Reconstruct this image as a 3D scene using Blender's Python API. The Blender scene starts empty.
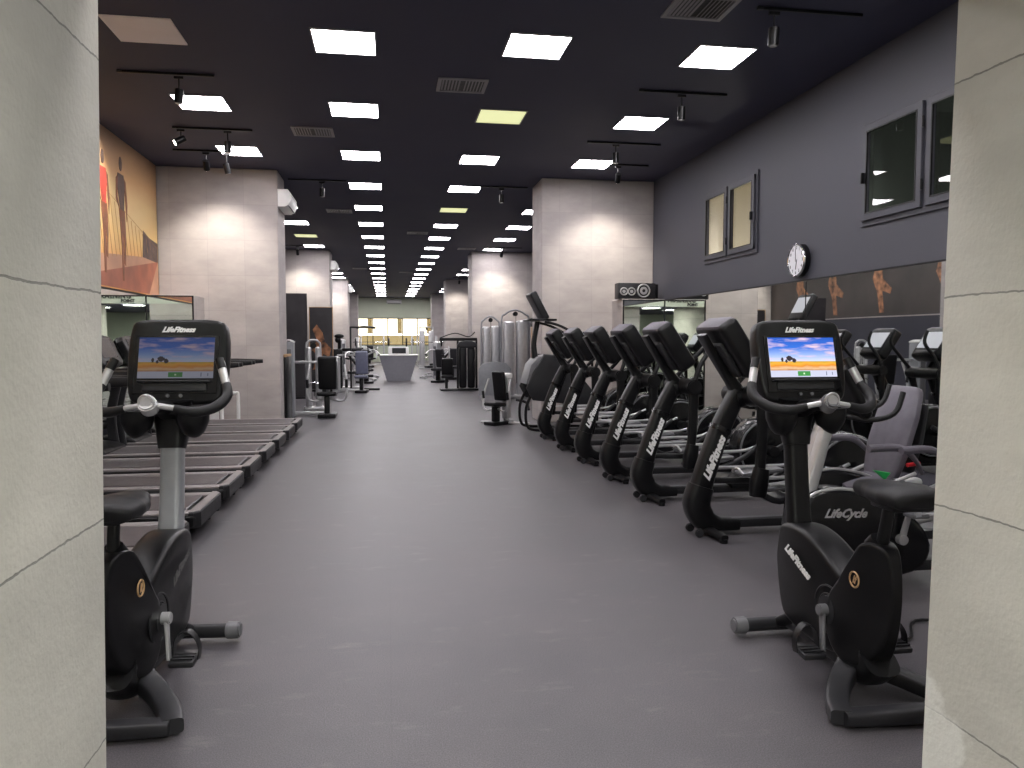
import bpy, bmesh, math, random
from mathutils import Vector, Matrix, Euler
PI = math.pi
R = math.radians
scene = bpy.context.scene
COL = scene.collection
random.seed(4)

# ------------------------------------------------------------------ camera
cam_data = bpy.data.cameras.new('camera')
cam_data.sensor_fit = 'HORIZONTAL'
cam_data.sensor_width = 36.0
cam_data.lens = 36.0 * 770.0 / 1024.0
cam_data.clip_start = 0.05
cam_data.clip_end = 300
cam = bpy.data.objects.new('camera', cam_data)
COL.objects.link(cam)
YAW = math.atan(124 / 770)
PITCH = math.atan(44 / 770)
cam.location = (0, 0, 1.5)
cam.rotation_euler = (PI / 2 - PITCH, 0, -YAW)
scene.camera = cam

# ------------------------------------------------------------------ world, exposure
world = bpy.data.worlds.new('daylight')
scene.world = world
world.use_nodes = True
wn = world.node_tree.nodes
wn['Background'].inputs['Color'].default_value = (1.0, 0.95, 0.86, 1)
wn['Background'].inputs['Strength'].default_value = 3.2
scene.view_settings.view_transform = 'Standard'
scene.view_settings.look = 'None'
scene.view_settings.gamma = 1.0
scene.view_settings.use_curve_mapping = False
scene.view_settings.exposure = 0.0
PANEL = 31.0          # radiance of the ceiling panels
SPOT = 190.0         # watts of a track spotlight

# ------------------------------------------------------------------ materials
def base_mat(name):
    m = bpy.data.materials.new(name)
    m.use_nodes = True
    nt = m.node_tree
    return m, nt, nt.nodes['Principled BSDF']

def pm(name, col, rough=0.5, metal=0.0, var=0.12, scale=14.0, bump=0.0, bscale=200.0, rvar=0.08, spec=0.5):
    m, nt, b = base_mat(name)
    tc = nt.nodes.new('ShaderNodeTexCoord')
    n = nt.nodes.new('ShaderNodeTexNoise')
    n.inputs['Scale'].default_value = scale
    n.inputs['Detail'].default_value = 4
    nt.links.new(tc.outputs['Object'], n.inputs['Vector'])
    cr = nt.nodes.new('ShaderNodeValToRGB')
    cr.color_ramp.elements[0].position = 0.3
    cr.color_ramp.elements[1].position = 0.7
    cr.color_ramp.elements[0].color = (*[c * (1 - var) for c in col], 1)
    cr.color_ramp.elements[1].color = (*[min(1, c * (1 + var)) for c in col], 1)
    nt.links.new(n.outputs['Fac'], cr.inputs['Fac'])
    nt.links.new(cr.outputs['Color'], b.inputs['Base Color'])
    mr = nt.nodes.new('ShaderNodeMapRange')
    mr.inputs['To Min'].default_value = max(0.02, rough - rvar)
    mr.inputs['To Max'].default_value = min(1, rough + rvar)
    nt.links.new(n.outputs['Fac'], mr.inputs['Value'])
    nt.links.new(mr.outputs['Result'], b.inputs['Roughness'])
    b.inputs['Metallic'].default_value = metal
    b.inputs['Specular IOR Level'].default_value = spec
    if bump:
        n2 = nt.nodes.new('ShaderNodeTexNoise')
        n2.inputs['Scale'].default_value = bscale
        nt.links.new(tc.outputs['Object'], n2.inputs['Vector'])
        bp = nt.nodes.new('ShaderNodeBump')
        bp.inputs['Strength'].default_value = bump
        bp.inputs['Distance'].default_value = 0.002
        nt.links.new(n2.outputs['Fac'], bp.inputs['Height'])
        nt.links.new(bp.outputs['Normal'], b.inputs['Normal'])
    return m

def emit(name, col, s):
    m, nt, b = base_mat(name)
    b.inputs['Base Color'].default_value = (*[c * .6 for c in col], 1)
    b.inputs['Emission Color'].default_value = (*col, 1)
    b.inputs['Emission Strength'].default_value = s
    return m

def concrete(name, col, tw, th, zoff=0.0, line=0.62, mortar=0.004, var=.10, bump=.25, scale=1.3, jit=.006, patch=None):
    """concrete panels: u = x + y (faces are axis aligned), v = z"""
    m, nt, b = base_mat(name)
    L = nt.links.new
    tc = nt.nodes.new('ShaderNodeTexCoord')
    sx = nt.nodes.new('ShaderNodeSeparateXYZ'); L(tc.outputs['Object'], sx.inputs[0])
    ad = nt.nodes.new('ShaderNodeMath'); ad.operation = 'ADD'
    L(sx.outputs['X'], ad.inputs[0]); L(sx.outputs['Y'], ad.inputs[1])
    az = nt.nodes.new('ShaderNodeMath'); az.operation = 'ADD'; az.inputs[1].default_value = zoff
    L(sx.outputs['Z'], az.inputs[0])
    # jitter so seams look hand set
    nj = nt.nodes.new('ShaderNodeTexNoise'); nj.inputs['Scale'].default_value = 22; L(tc.outputs['Object'], nj.inputs['Vector'])
    mj = nt.nodes.new('ShaderNodeMath'); mj.operation = 'MULTIPLY_ADD'; mj.inputs[1].default_value = jit
    L(nj.outputs['Fac'], mj.inputs[0]); L(az.outputs[0], mj.inputs[2])
    cb = nt.nodes.new('ShaderNodeCombineXYZ'); L(ad.outputs[0], cb.inputs[0]); L(mj.outputs[0], cb.inputs[1])
    br = nt.nodes.new('ShaderNodeTexBrick')
    br.offset = 0.0; br.squash = 1.0
    br.inputs['Scale'].default_value = 1.0
    br.inputs['Brick Width'].default_value = tw
    br.inputs['Row Height'].default_value = th
    br.inputs['Mortar Size'].default_value = mortar
    br.inputs['Mortar Smooth'].default_value = 0.2
    br.inputs['Color1'].default_value = (0.94, 0.94, 0.94, 1)
    br.inputs['Color2'].default_value = (1.04, 1.03, 1.02, 1)
    br.inputs['Mortar'].default_value = (line, line, line, 1)
    L(cb.outputs[0], br.inputs['Vector'])
    n1 = nt.nodes.new('ShaderNodeTexNoise'); n1.inputs['Scale'].default_value = scale; n1.inputs['Detail'].default_value = 8
    n1.inputs['Roughness'].default_value = 0.62
    mp = nt.nodes.new('ShaderNodeMapping'); mp.inputs['Scale'].default_value = (1, 1, 2.2); L(tc.outputs['Object'], mp.inputs[0])
    L(mp.outputs[0], n1.inputs['Vector'])
    cr = nt.nodes.new('ShaderNodeValToRGB')
    cr.color_ramp.elements[0].position = .3; cr.color_ramp.elements[1].position = .72
    cr.color_ramp.elements[0].color = (*[c * (1 - var) for c in col], 1)
    cr.color_ramp.elements[1].color = (*[min(1, c * (1 + var)) for c in col], 1)
    L(n1.outputs['Fac'], cr.inputs['Fac'])
    mx = nt.nodes.new('ShaderNodeMix'); mx.data_type = 'RGBA'; mx.blend_type = 'MULTIPLY'; mx.inputs[0].default_value = 1
    L(cr.outputs['Color'], mx.inputs[6]); L(br.outputs['Color'], mx.inputs[7])
    col_out = mx.outputs[2]
    if patch:
        # pale plaster repair low on the right block
        dv = nt.nodes.new('ShaderNodeVectorMath'); dv.operation = 'DISTANCE'; dv.inputs[1].default_value = patch
        L(tc.outputs['Object'], dv.inputs[0])
        pn = nt.nodes.new('ShaderNodeTexNoise'); pn.inputs['Scale'].default_value = 7; pn.inputs['Detail'].default_value = 8; L(tc.outputs['Object'], pn.inputs['Vector'])
        pa = nt.nodes.new('ShaderNodeMath'); pa.operation = 'MULTIPLY_ADD'; pa.inputs[1].default_value = .75
        L(pn.outputs['Fac'], pa.inputs[0]); L(dv.outputs['Value'], pa.inputs[2])
        pr = nt.nodes.new('ShaderNodeMapRange'); pr.inputs['From Min'].default_value = .53; pr.inputs['From Max'].default_value = .60
        pr.inputs['To Min'].default_value = .75; pr.inputs['To Max'].default_value = 0
        L(pa.outputs[0], pr.inputs['Value'])
        pm_ = nt.nodes.new('ShaderNodeMix'); pm_.data_type = 'RGBA'; L(pr.outputs['Result'], pm_.inputs[0])
        L(col_out, pm_.inputs[6]); pm_.inputs[7].default_value = (.72, .72, .68, 1); col_out = pm_.outputs[2]
    L(col_out, b.inputs['Base Color'])
    b.inputs['Roughness'].default_value = 0.75
    n2 = nt.nodes.new('ShaderNodeTexNoise'); n2.inputs['Scale'].default_value = 60; n2.inputs['Detail'].default_value = 6
    L(tc.outputs['Object'], n2.inputs['Vector'])
    sb = nt.nodes.new('ShaderNodeMath'); sb.operation = 'MULTIPLY_ADD'; sb.inputs[1].default_value = -1.5
    L(br.outputs['Fac'], sb.inputs[0]); L(n2.outputs['Fac'], sb.inputs[2])
    bp = nt.nodes.new('ShaderNodeBump'); bp.inputs['Strength'].default_value = bump; bp.inputs['Distance'].default_value = 0.004
    L(sb.outputs[0], bp.inputs['Height']); L(bp.outputs['Normal'], b.inputs['Normal'])
    return m

def floor_mat():
    m, nt, b = base_mat('rubber_floor')
    L = nt.links.new
    tc = nt.nodes.new('ShaderNodeTexCoord')
    sp = nt.nodes.new('ShaderNodeTexNoise'); sp.inputs['Scale'].default_value = 190; sp.inputs['Detail'].default_value = 2
    L(tc.outputs['Object'], sp.inputs['Vector'])
    big = nt.nodes.new('ShaderNodeTexNoise'); big.inputs['Scale'].default_value = 1.1; big.inputs['Detail'].default_value = 7; big.inputs['Roughness'].default_value = .65
    L(tc.outputs['Object'], big.inputs['Vector'])
    cr = nt.nodes.new('ShaderNodeValToRGB')
    cr.color_ramp.elements[0].position = .35; cr.color_ramp.elements[1].position = .75
    cr.color_ramp.elements[0].color = (.048, .045, .050, 1); cr.color_ramp.elements[1].color = (.124, .117, .126, 1)
    L(sp.outputs['Fac'], cr.inputs['Fac'])
    c2 = nt.nodes.new('ShaderNodeValToRGB')
    c2.color_ramp.elements[0].position = .3; c2.color_ramp.elements[1].position = .75
    c2.color_ramp.elements[0].color = (.74, .74, .77, 1); c2.color_ramp.elements[1].color = (1.32, 1.28, 1.26, 1)
    L(big.outputs['Fac'], c2.inputs['Fac'])
    mx = nt.nodes.new('ShaderNodeMix'); mx.data_type = 'RGBA'; mx.blend_type = 'MULTIPLY'; mx.inputs[0].default_value = 1
    L(cr.outputs['Color'], mx.inputs[6]); L(c2.outputs['Color'], mx.inputs[7])
    # roll seams every 1.25 m running across the aisle
    w = nt.nodes.new('ShaderNodeTexBrick'); w.offset = 0
    w.inputs['Scale'].default_value = 1; w.inputs['Brick Width'].default_value = 60.0; w.inputs['Row Height'].default_value = 1.25
    w.inputs['Mortar Size'].default_value = .003; w.inputs['Color1'].default_value = (1, 1, 1, 1); w.inputs['Color2'].default_value = (.96, .96, .96, 1)
    w.inputs['Mortar'].default_value = (.90, .90, .90, 1)
    L(tc.outputs['Object'], w.inputs['Vector'])
    m2 = nt.nodes.new('ShaderNodeMix'); m2.data_type = 'RGBA'; m2.blend_type = 'MULTIPLY'; m2.inputs[0].default_value = 1
    L(mx.outputs[2], m2.inputs[6]); L(w.outputs['Color'], m2.inputs[7])
    # pale scuff marks
    sc = nt.nodes.new('ShaderNodeTexNoise'); sc.inputs['Scale'].default_value = 3.2; sc.inputs['Detail'].default_value = 9; sc.inputs['Roughness'].default_value = .72
    ms = nt.nodes.new('ShaderNodeMapping'); ms.inputs['Scale'].default_value = (1, 2.6, 1); L(tc.outputs['Object'], ms.inputs[0]); L(ms.outputs[0], sc.inputs['Vector'])
    rs = nt.nodes.new('ShaderNodeValToRGB'); rs.color_ramp.elements[0].position = .57; rs.color_ramp.elements[1].position = .76
    rs.color_ramp.elements[0].color = (0, 0, 0, 1); rs.color_ramp.elements[1].color = (.5, .5, .5, 1)
    L(sc.outputs['Fac'], rs.inputs['Fac'])
    m3 = nt.nodes.new('ShaderNodeMix'); m3.data_type = 'RGBA'; L(rs.outputs['Color'], m3.inputs[0])
    L(m2.outputs[2], m3.inputs[6]); m3.inputs[7].default_value = (.19, .175, .165, 1)
    L(m3.outputs[2], b.inputs['Base Color'])
    mr = nt.nodes.new('ShaderNodeMapRange'); mr.inputs['To Min'].default_value = .36; mr.inputs['To Max'].default_value = .56
    L(big.outputs['Fac'], mr.inputs['Value']); L(mr.outputs['Result'], b.inputs['Roughness'])
    b.inputs['Specular IOR Level'].default_value = .5
    bp = nt.nodes.new('ShaderNodeBump'); bp.inputs['Strength'].default_value = .25; bp.inputs['Distance'].default_value = .002
    L(sp.outputs['Fac'], bp.inputs['Height']); L(bp.outputs['Normal'], b.inputs['Normal'])
    return m

def mirror_mat():
    m, nt, b = base_mat('mirror_glass')
    b.inputs['Metallic'].default_value = 1
    b.inputs['Roughness'].default_value = .015
    b.inputs['Base Color'].default_value = (.83, .86, .83, 1)
    tc = nt.nodes.new('ShaderNodeTexCoord')
    n = nt.nodes.new('ShaderNodeTexNoise'); n.inputs['Scale'].default_value = .8; n.inputs['Detail'].default_value = 0
    nt.links.new(tc.outputs['Object'], n.inputs['Vector'])
    bp = nt.nodes.new('ShaderNodeBump'); bp.inputs['Strength'].default_value = .12; bp.inputs['Distance'].default_value = .01
    nt.links.new(n.outputs['Fac'], bp.inputs['Height']); nt.links.new(bp.outputs['Normal'], b.inputs['Normal'])
    return m

def screen_mat(name, strength):
    """desert landscape wallpaper shown by a lit console screen, mapped by UV"""
    m, nt, b = base_mat(name)
    L = nt.links.new
    uv = nt.nodes.new('ShaderNodeTexCoord')
    sx = nt.nodes.new('ShaderNodeSeparateXYZ'); L(uv.outputs['UV'], sx.inputs[0])
    sky = nt.nodes.new('ShaderNodeValToRGB')
    e = sky.color_ramp.elements
    e[0].position = .36; e[0].color = (.75, .80, .95, 1)
    e[1].position = 1.0; e[1].color = (.015, .10, .55, 1)
    x = e.new(.55); x.color = (.35, .50, .90, 1)
    x = e.new(.75); x.color = (.03, .17, .72, 1)
    L(sx.outputs['Y'], sky.inputs['Fac'])
    mp = nt.nodes.new('ShaderNodeMapping'); mp.inputs['Scale'].default_value = (1.6, 5.0, 1); mp.inputs['Rotation'].default_value = (0, 0, .35)
    L(uv.outputs['UV'], mp.inputs[0])
    cl = nt.nodes.new('ShaderNodeTexNoise'); cl.inputs['Scale'].default_value = 1.7; cl.inputs['Detail'].default_value = 6
    L(mp.outputs[0], cl.inputs['Vector'])
    cc = nt.nodes.new('ShaderNodeValToRGB'); cc.color_ramp.elements[0].position = .48; cc.color_ramp.elements[1].position = .68
    L(cl.outputs['Fac'], cc.inputs['Fac'])
    mx = nt.nodes.new('ShaderNodeMix'); mx.data_type = 'RGBA'
    L(cc.outputs['Color'], mx.inputs[0]); L(sky.outputs['Color'], mx.inputs[6]); mx.inputs[7].default_value = (.85, .62, .75, 1)
    gr = nt.nodes.new('ShaderNodeValToRGB'); gr.color_ramp.interpolation = 'LINEAR'
    e = gr.color_ramp.elements
    e[0].position = .15; e[0].color = (.45, .12, .015, 1)
    e[1].position = .40; e[1].color = (.55, .40, .03, 1)
    x = e.new(.22); x.color = (.85, .55, .30, 1)
    x = e.new(.28); x.color = (.80, .28, .02, 1)
    x = e.new(.34); x.color = (.95, .45, .05, 1)
    wob = nt.nodes.new('ShaderNodeTexNoise'); wob.inputs['Scale'].default_value = 5
    L(uv.outputs['UV'], wob.inputs['Vector'])
    wm = nt.nodes.new('ShaderNodeMath'); wm.operation = 'MULTIPLY_ADD'; wm.inputs[1].default_value = .12
    L(wob.outputs['Fac'], wm.inputs[0])
    yy = nt.nodes.new('ShaderNodeMath'); yy.operation = 'SUBTRACT'; yy.inputs[1].default_value = .06
    L(sx.outputs['Y'], yy.inputs[0]); L(yy.outputs[0], wm.inputs[2]); L(wm.outputs[0], gr.inputs['Fac'])
    def step(val_out, edge, op='GREATER_THAN'):
        n = nt.nodes.new('ShaderNodeMath'); n.operation = op; n.inputs[1].default_value = edge; L(val_out, n.inputs[0]); return n.outputs[0]
    def mixc(fac, a, c):
        n = nt.nodes.new('ShaderNodeMix'); n.data_type = 'RGBA'; L(fac, n.inputs[0])
        (L(a, n.inputs[6]) if not isinstance(a, tuple) else None)
        if isinstance(c, tuple): n.inputs[7].default_value = c
        else: L(c, n.inputs[7])
        return n.outputs[2]
    img = mixc(step(sx.outputs['Y'], .395), gr.outputs['Color'], mx.outputs[2])
    def blob(cx, cy, rx, ry):
        a = nt.nodes.new('ShaderNodeVectorMath'); a.operation = 'SUBTRACT'; a.inputs[1].default_value = (cx, cy, 0); L(uv.outputs['UV'], a.inputs[0])
        s = nt.nodes.new('ShaderNodeVectorMath'); s.operation = 'DIVIDE'; s.inputs[1].default_value = (rx, ry, 1); L(a.outputs[0], s.inputs[0])
        l = nt.nodes.new('ShaderNodeVectorMath'); l.operation = 'LENGTH'; L(s.outputs[0], l.inputs[0])
        w = nt.nodes.new('ShaderNodeMath'); w.operation = 'MULTIPLY_ADD'; w.inputs[1].default_value = .9
        q = nt.nodes.new('ShaderNodeTexNoise'); q.inputs['Scale'].default_value = 30; L(uv.outputs['UV'], q.inputs['Vector'])
        L(q.outputs['Fac'], w.inputs[0]); L(l.outputs['Value'], w.inputs[2])
        return step(w.outputs[0], 1.4, 'LESS_THAN')
    for (cx, cy, rx, ry) in ((.30, .47, .05, .07), (.37, .42, .03, .06), (.19, .44, .02, .06), (.25, .40, .02, .04)):
        img = mixc(blob(cx, cy, rx, ry), img, (.03, .02, .03, 1))
    # pale control bar and green button
    img = mixc(step(sx.outputs['Y'], .165, 'LESS_THAN'), img, (.62, .64, .80, 1))
    def box(cx, w, y1):
        a = nt.nodes.new('ShaderNodeMath'); a.operation = 'COMPARE'; a.inputs[1].default_value = cx; a.inputs[2].default_value = w; L(sx.outputs['X'], a.inputs[0])
        c = nt.nodes.new('ShaderNodeMath'); c.operation = 'COMPARE'; c.inputs[1].default_value = .085; c.inputs[2].default_value = y1; L(sx.outputs['Y'], c.inputs[0])
        d = nt.nodes.new('ShaderNodeMath'); d.operation = 'MULTIPLY'; L(a.outputs[0], d.inputs[0]); L(c.outputs[0], d.inputs[1])
        return d.outputs[0]
    img = mixc(box(.50, .095, .06), img, (.05, .30, .06, 1))
    img = mixc(box(.50, .012, .02), img, (.7, .9, .6, 1))
    img = mixc(box(.84, .006, .05), img, (.15, .18, .3, 1))
    img = mixc(box(.93, .006, .035), img, (.15, .18, .3, 1))
    L(img, b.inputs['Emission Color']); b.inputs['Emission Strength'].default_value = strength
    b.inputs['Base Color'].default_value = (.01, .01, .012, 1)
    b.inputs['Roughness'].default_value = .25
    return m

def sunset_mat():
    m, nt, b = base_mat('mural_print')
    L = nt.links.new
    tc = nt.nodes.new('ShaderNodeTexCoord')
    sx = nt.nodes.new('ShaderNodeSeparateXYZ'); L(tc.outputs['Object'], sx.inputs[0])
    n = nt.nodes.new('ShaderNodeTexNoise'); n.inputs['Scale'].default_value = .9; n.inputs['Detail'].default_value = 5
    mp = nt.nodes.new('ShaderNodeMapping'); mp.inputs['Scale'].default_value = (1, .6, 1.6); L(tc.outputs['Object'], mp.inputs[0]); L(mp.outputs[0], n.inputs['Vector'])
    a = nt.nodes.new('ShaderNodeMath'); a.operation = 'MULTIPLY_ADD'; a.inputs[1].default_value = .9; L(n.outputs['Fac'], a.inputs[0]); L(sx.outputs['Z'], a.inputs[2])
    mr = nt.nodes.new('ShaderNodeMapRange'); mr.inputs['From Min'].default_value = 2.9; mr.inputs['From Max'].default_value = 4.9; L(a.outputs[0], mr.inputs['Value'])
    cr = nt.nodes.new('ShaderNodeValToRGB')
    e = cr.color_ramp.elements
    e[0].position = 0; e[0].color = (.74, .36, .12, 1)
    e[1].position = 1; e[1].color = (.38, .24, .15, 1)
    x = e.new(.28); x.color = (.82, .55, .22, 1)
    x = e.new(.5); x.color = (.74, .53, .26, 1)
    x = e.new(.72); x.color = (.60, .35, .17, 1)
    L(mr.outputs['Result'], cr.inputs['Fac']); L(cr.outputs['Color'], b.inputs['Base Color'])
    b.inputs['Roughness'].default_value = .55
    return m

M = dict(
    ceiling=pm('ceiling_paint', (.036, .036, .070), .72, var=.06, scale=.8, bump=.2, bscale=40),
    wall=pm('charcoal_wall_paint', (.062, .063, .080), .6, var=.05, scale=1.2, bump=.25, bscale=60),
    frame=pm('charcoal_window_frame', (.056, .057, .072), .55, var=.05),
    pillar=concrete('concrete_tile', (.40, .365, .355), .6, .6, zoff=-.2, line=.86, mortar=.004, var=.13, scale=1.8),
    jamb=concrete('cast_concrete', (.535, .525, .475), 5.0, .6, zoff=-.43 + .6, line=.45, mortar=.003, var=.12, bump=.7, scale=1.6, jit=.014, patch=(1.62, 2.0, .30)),
    pale=pm('pale_green_paint', (.62, .68, .55), .6, var=.04, scale=2),
    endwall=pm('pale_end_wall', (.58, .63, .50), .6, var=.05, scale=1),
    floor=floor_mat(),
    mirror=mirror_mat(),
    black=pm('black_plastic', (.0055, .0055, .0065), .36, spec=.30, var=.2, bump=.1, bscale=500),
    gloss=pm('gloss_black_plastic', (.005, .005, .006), .22, spec=.38, var=.2, rvar=.05),
    soft=pm('black_foam', (.009, .009, .0105), .5, spec=.32, var=.2, bump=.2, bscale=600),
    dark=pm('dark_grey_plastic', (.020, .020, .023), .40, spec=.4, var=.12),
    mid=pm('mid_grey_plastic', (.13, .13, .14), .45, var=.1),
    grey=pm('grey_painted_metal', (.30, .31, .33), .38, metal=.3, var=.06),
    silver=pm('silver_painted_metal', (.52, .52, .53), .32, metal=.55, var=.06),
    chrome=pm('chrome', (.75, .75, .76), .12, metal=1, var=.04),
    white=pm('white_plastic', (.78, .78, .77), .35, var=.03),
    whitetxt=pm('white_lettering', (.80, .80, .80), .5, var=.02),
    blacktxt=pm('black_lettering', (.02, .02, .02), .5, var=.02),
    greytxt=pm('grey_lettering', (.10, .10, .10), .4, var=.02),
    seat=pm('purple_grey_upholstery', (.13, .12, .145), .55, var=.12, bump=.2, bscale=300),
    bluepad=pm('blue_grey_upholstery', (.16, .17, .24), .5, var=.1),
    belt=pm('treadmill_belt', (.066, .056, .060), .42, var=.12, bump=.2, bscale=300),
    railp=pm('treadmill_side_rail', (.22, .20, .20), .38, var=.08),
    green=pm('green_plastic', (.02, .55, .12), .4, var=.05),
    red=pm('red_plastic', (.6, .02, .03), .4, var=.05),
    tan=pm('tan_wood', (.42, .26, .13), .5, var=.15, scale=5),
    desk=pm('grey_counter_laminate', (.20, .20, .23), .45, var=.05),
    poster=pm('dark_poster_print', (.030, .027, .030), .45, var=.5, scale=1.5),
    darkmural=pm('dark_mural_print', (.045, .035, .032), .5, var=.35, scale=1.1),
    skin=pm('printed_orange_figure', (.30, .13, .06), .5, var=.9, scale=5),
    rung=pm('printed_red_shirt', (.50, .06, .04), .5, var=.3, scale=6),
    figd=pm('printed_dark_figure', (.11, .07, .06), .5, var=.5, scale=8),
    figs=pm('printed_skin', (.24, .085, .04), .5, var=.3, scale=9),
    walk=pm('printed_boardwalk', (.36, .12, .07), .5, var=.25, scale=3),
    pave=pm('printed_pale_pavement', (.50, .27, .17), .5, var=.2, scale=2),
    fencep=pm('printed_fence', (.50, .25, .07), .5, var=.2, scale=6),
    lamp=emit('panel_diffuser', (1.0, .955, .985), PANEL),
    lampy=emit('yellowed_panel_diffuser', (.93, .95, .50), .85),
    lampoff=pm('unlit_panel_diffuser', (.93, .84, .82), .6, var=.04, scale=2),
    lobbylamp=emit('passage_panel_diffuser', (1.0, 1.0, .92), 78.0),
    spotlens=emit('spotlight_lens', (1.0, .96, .9), 25.0),
    vent=pm('grey_vent_metal', (.26, .25, .27), .45, var=.05),
    screenR=screen_mat('bright_console_screen', 1.15),
    screenL=screen_mat('dim_console_screen', .20),
    screenG=emit('plain_grey_screen', (.60, .60, .66), .55),
    screenOff=pm('unlit_screen', (.02, .02, .025), .15, var=.1),
    clockface=pm('white_clock_dial', (.80, .80, .84), .35, var=.02),
    film=pm('cream_window_film', (.8, .66, .38), .5, var=.05),
    wall2=pm('navy_wall_paint', (.030, .030, .045), .6, var=.05, scale=1.2),
    room=pm('back_room_wall', (.70, .66, .55), .7, var=.06, scale=2),
    darkroom=pm('dark_back_room_wall', (.30, .32, .30), .7, var=.06, scale=2),
)
# clear window glass
def glass(name, tint, trans):
    m, nt, b = base_mat(name)
    L = nt.links.new
    out = nt.nodes['Material Output']
    t = nt.nodes.new('ShaderNodeBsdfTransparent'); t.inputs['Color'].default_value = (*[c * trans for c in tint], 1)
    g = nt.nodes.new('ShaderNodeBsdfGlossy'); g.inputs['Roughness'].default_value = .02; g.inputs['Color'].default_value = (.9, .9, .9, 1)
    f = nt.nodes.new('ShaderNodeFresnel'); f.inputs['IOR'].default_value = 1.6
    ge = nt.nodes.new('ShaderNodeNewGeometry')
    iv = nt.nodes.new('ShaderNodeMath'); iv.operation = 'SUBTRACT'; iv.inputs[0].default_value = 1; L(ge.outputs['Backfacing'], iv.inputs[1])
    fm = nt.nodes.new('ShaderNodeMath'); fm.operation = 'MULTIPLY'; L(f.outputs[0], fm.inputs[0]); L(iv.outputs[0], fm.inputs[1])
    x = nt.nodes.new('ShaderNodeMixShader'); L(fm.outputs[0], x.inputs[0]); L(t.outputs[0], x.inputs[1]); L(g.outputs[0], x.inputs[2])
    L(x.outputs[0], out.inputs['Surface'])
    return m
M['glass'] = glass('clear_glass', (1, 1, 1), .92)
M['glassdark'] = glass('grey_tinted_glass', (.9, .95, .95), .55)
M['glassy'] = glass('cream_tinted_glass', (1.0, .90, .66), .42)
M['glassw'] = glass('clear_outer_glass', (1, .97, .9), .9)

# ------------------------------------------------------------------ mesh helpers
def frames(pts):
    n = len(pts); T = []
    for i in range(n):
        a = pts[max(0, i - 1)]; c = pts[min(n - 1, i + 1)]
        T.append((c - a).normalized())
    return T

def catmull(pts, sub=6, closed=False):
    P = [Vector(p) for p in pts]; out = []; n = len(P)
    rng = range(n) if closed else range(n - 1)
    for i in rng:
        if closed: p0, p1, p2, p3 = P[(i - 1) % n], P[i], P[(i + 1) % n], P[(i + 2) % n]
        else: p0, p1, p2, p3 = P[max(i - 1, 0)], P[i], P[i + 1], P[min(i + 2, n - 1)]
        for k in range(sub):
            t = k / sub
            out.append(.5 * ((2 * p1) + (-p0 + p2) * t + (2 * p0 - 5 * p1 + 4 * p2 - p3) * t * t + (-p0 + 3 * p1 - 3 * p2 + p3) * t ** 3))
    if not closed: out.append(P[-1])
    return out

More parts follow.
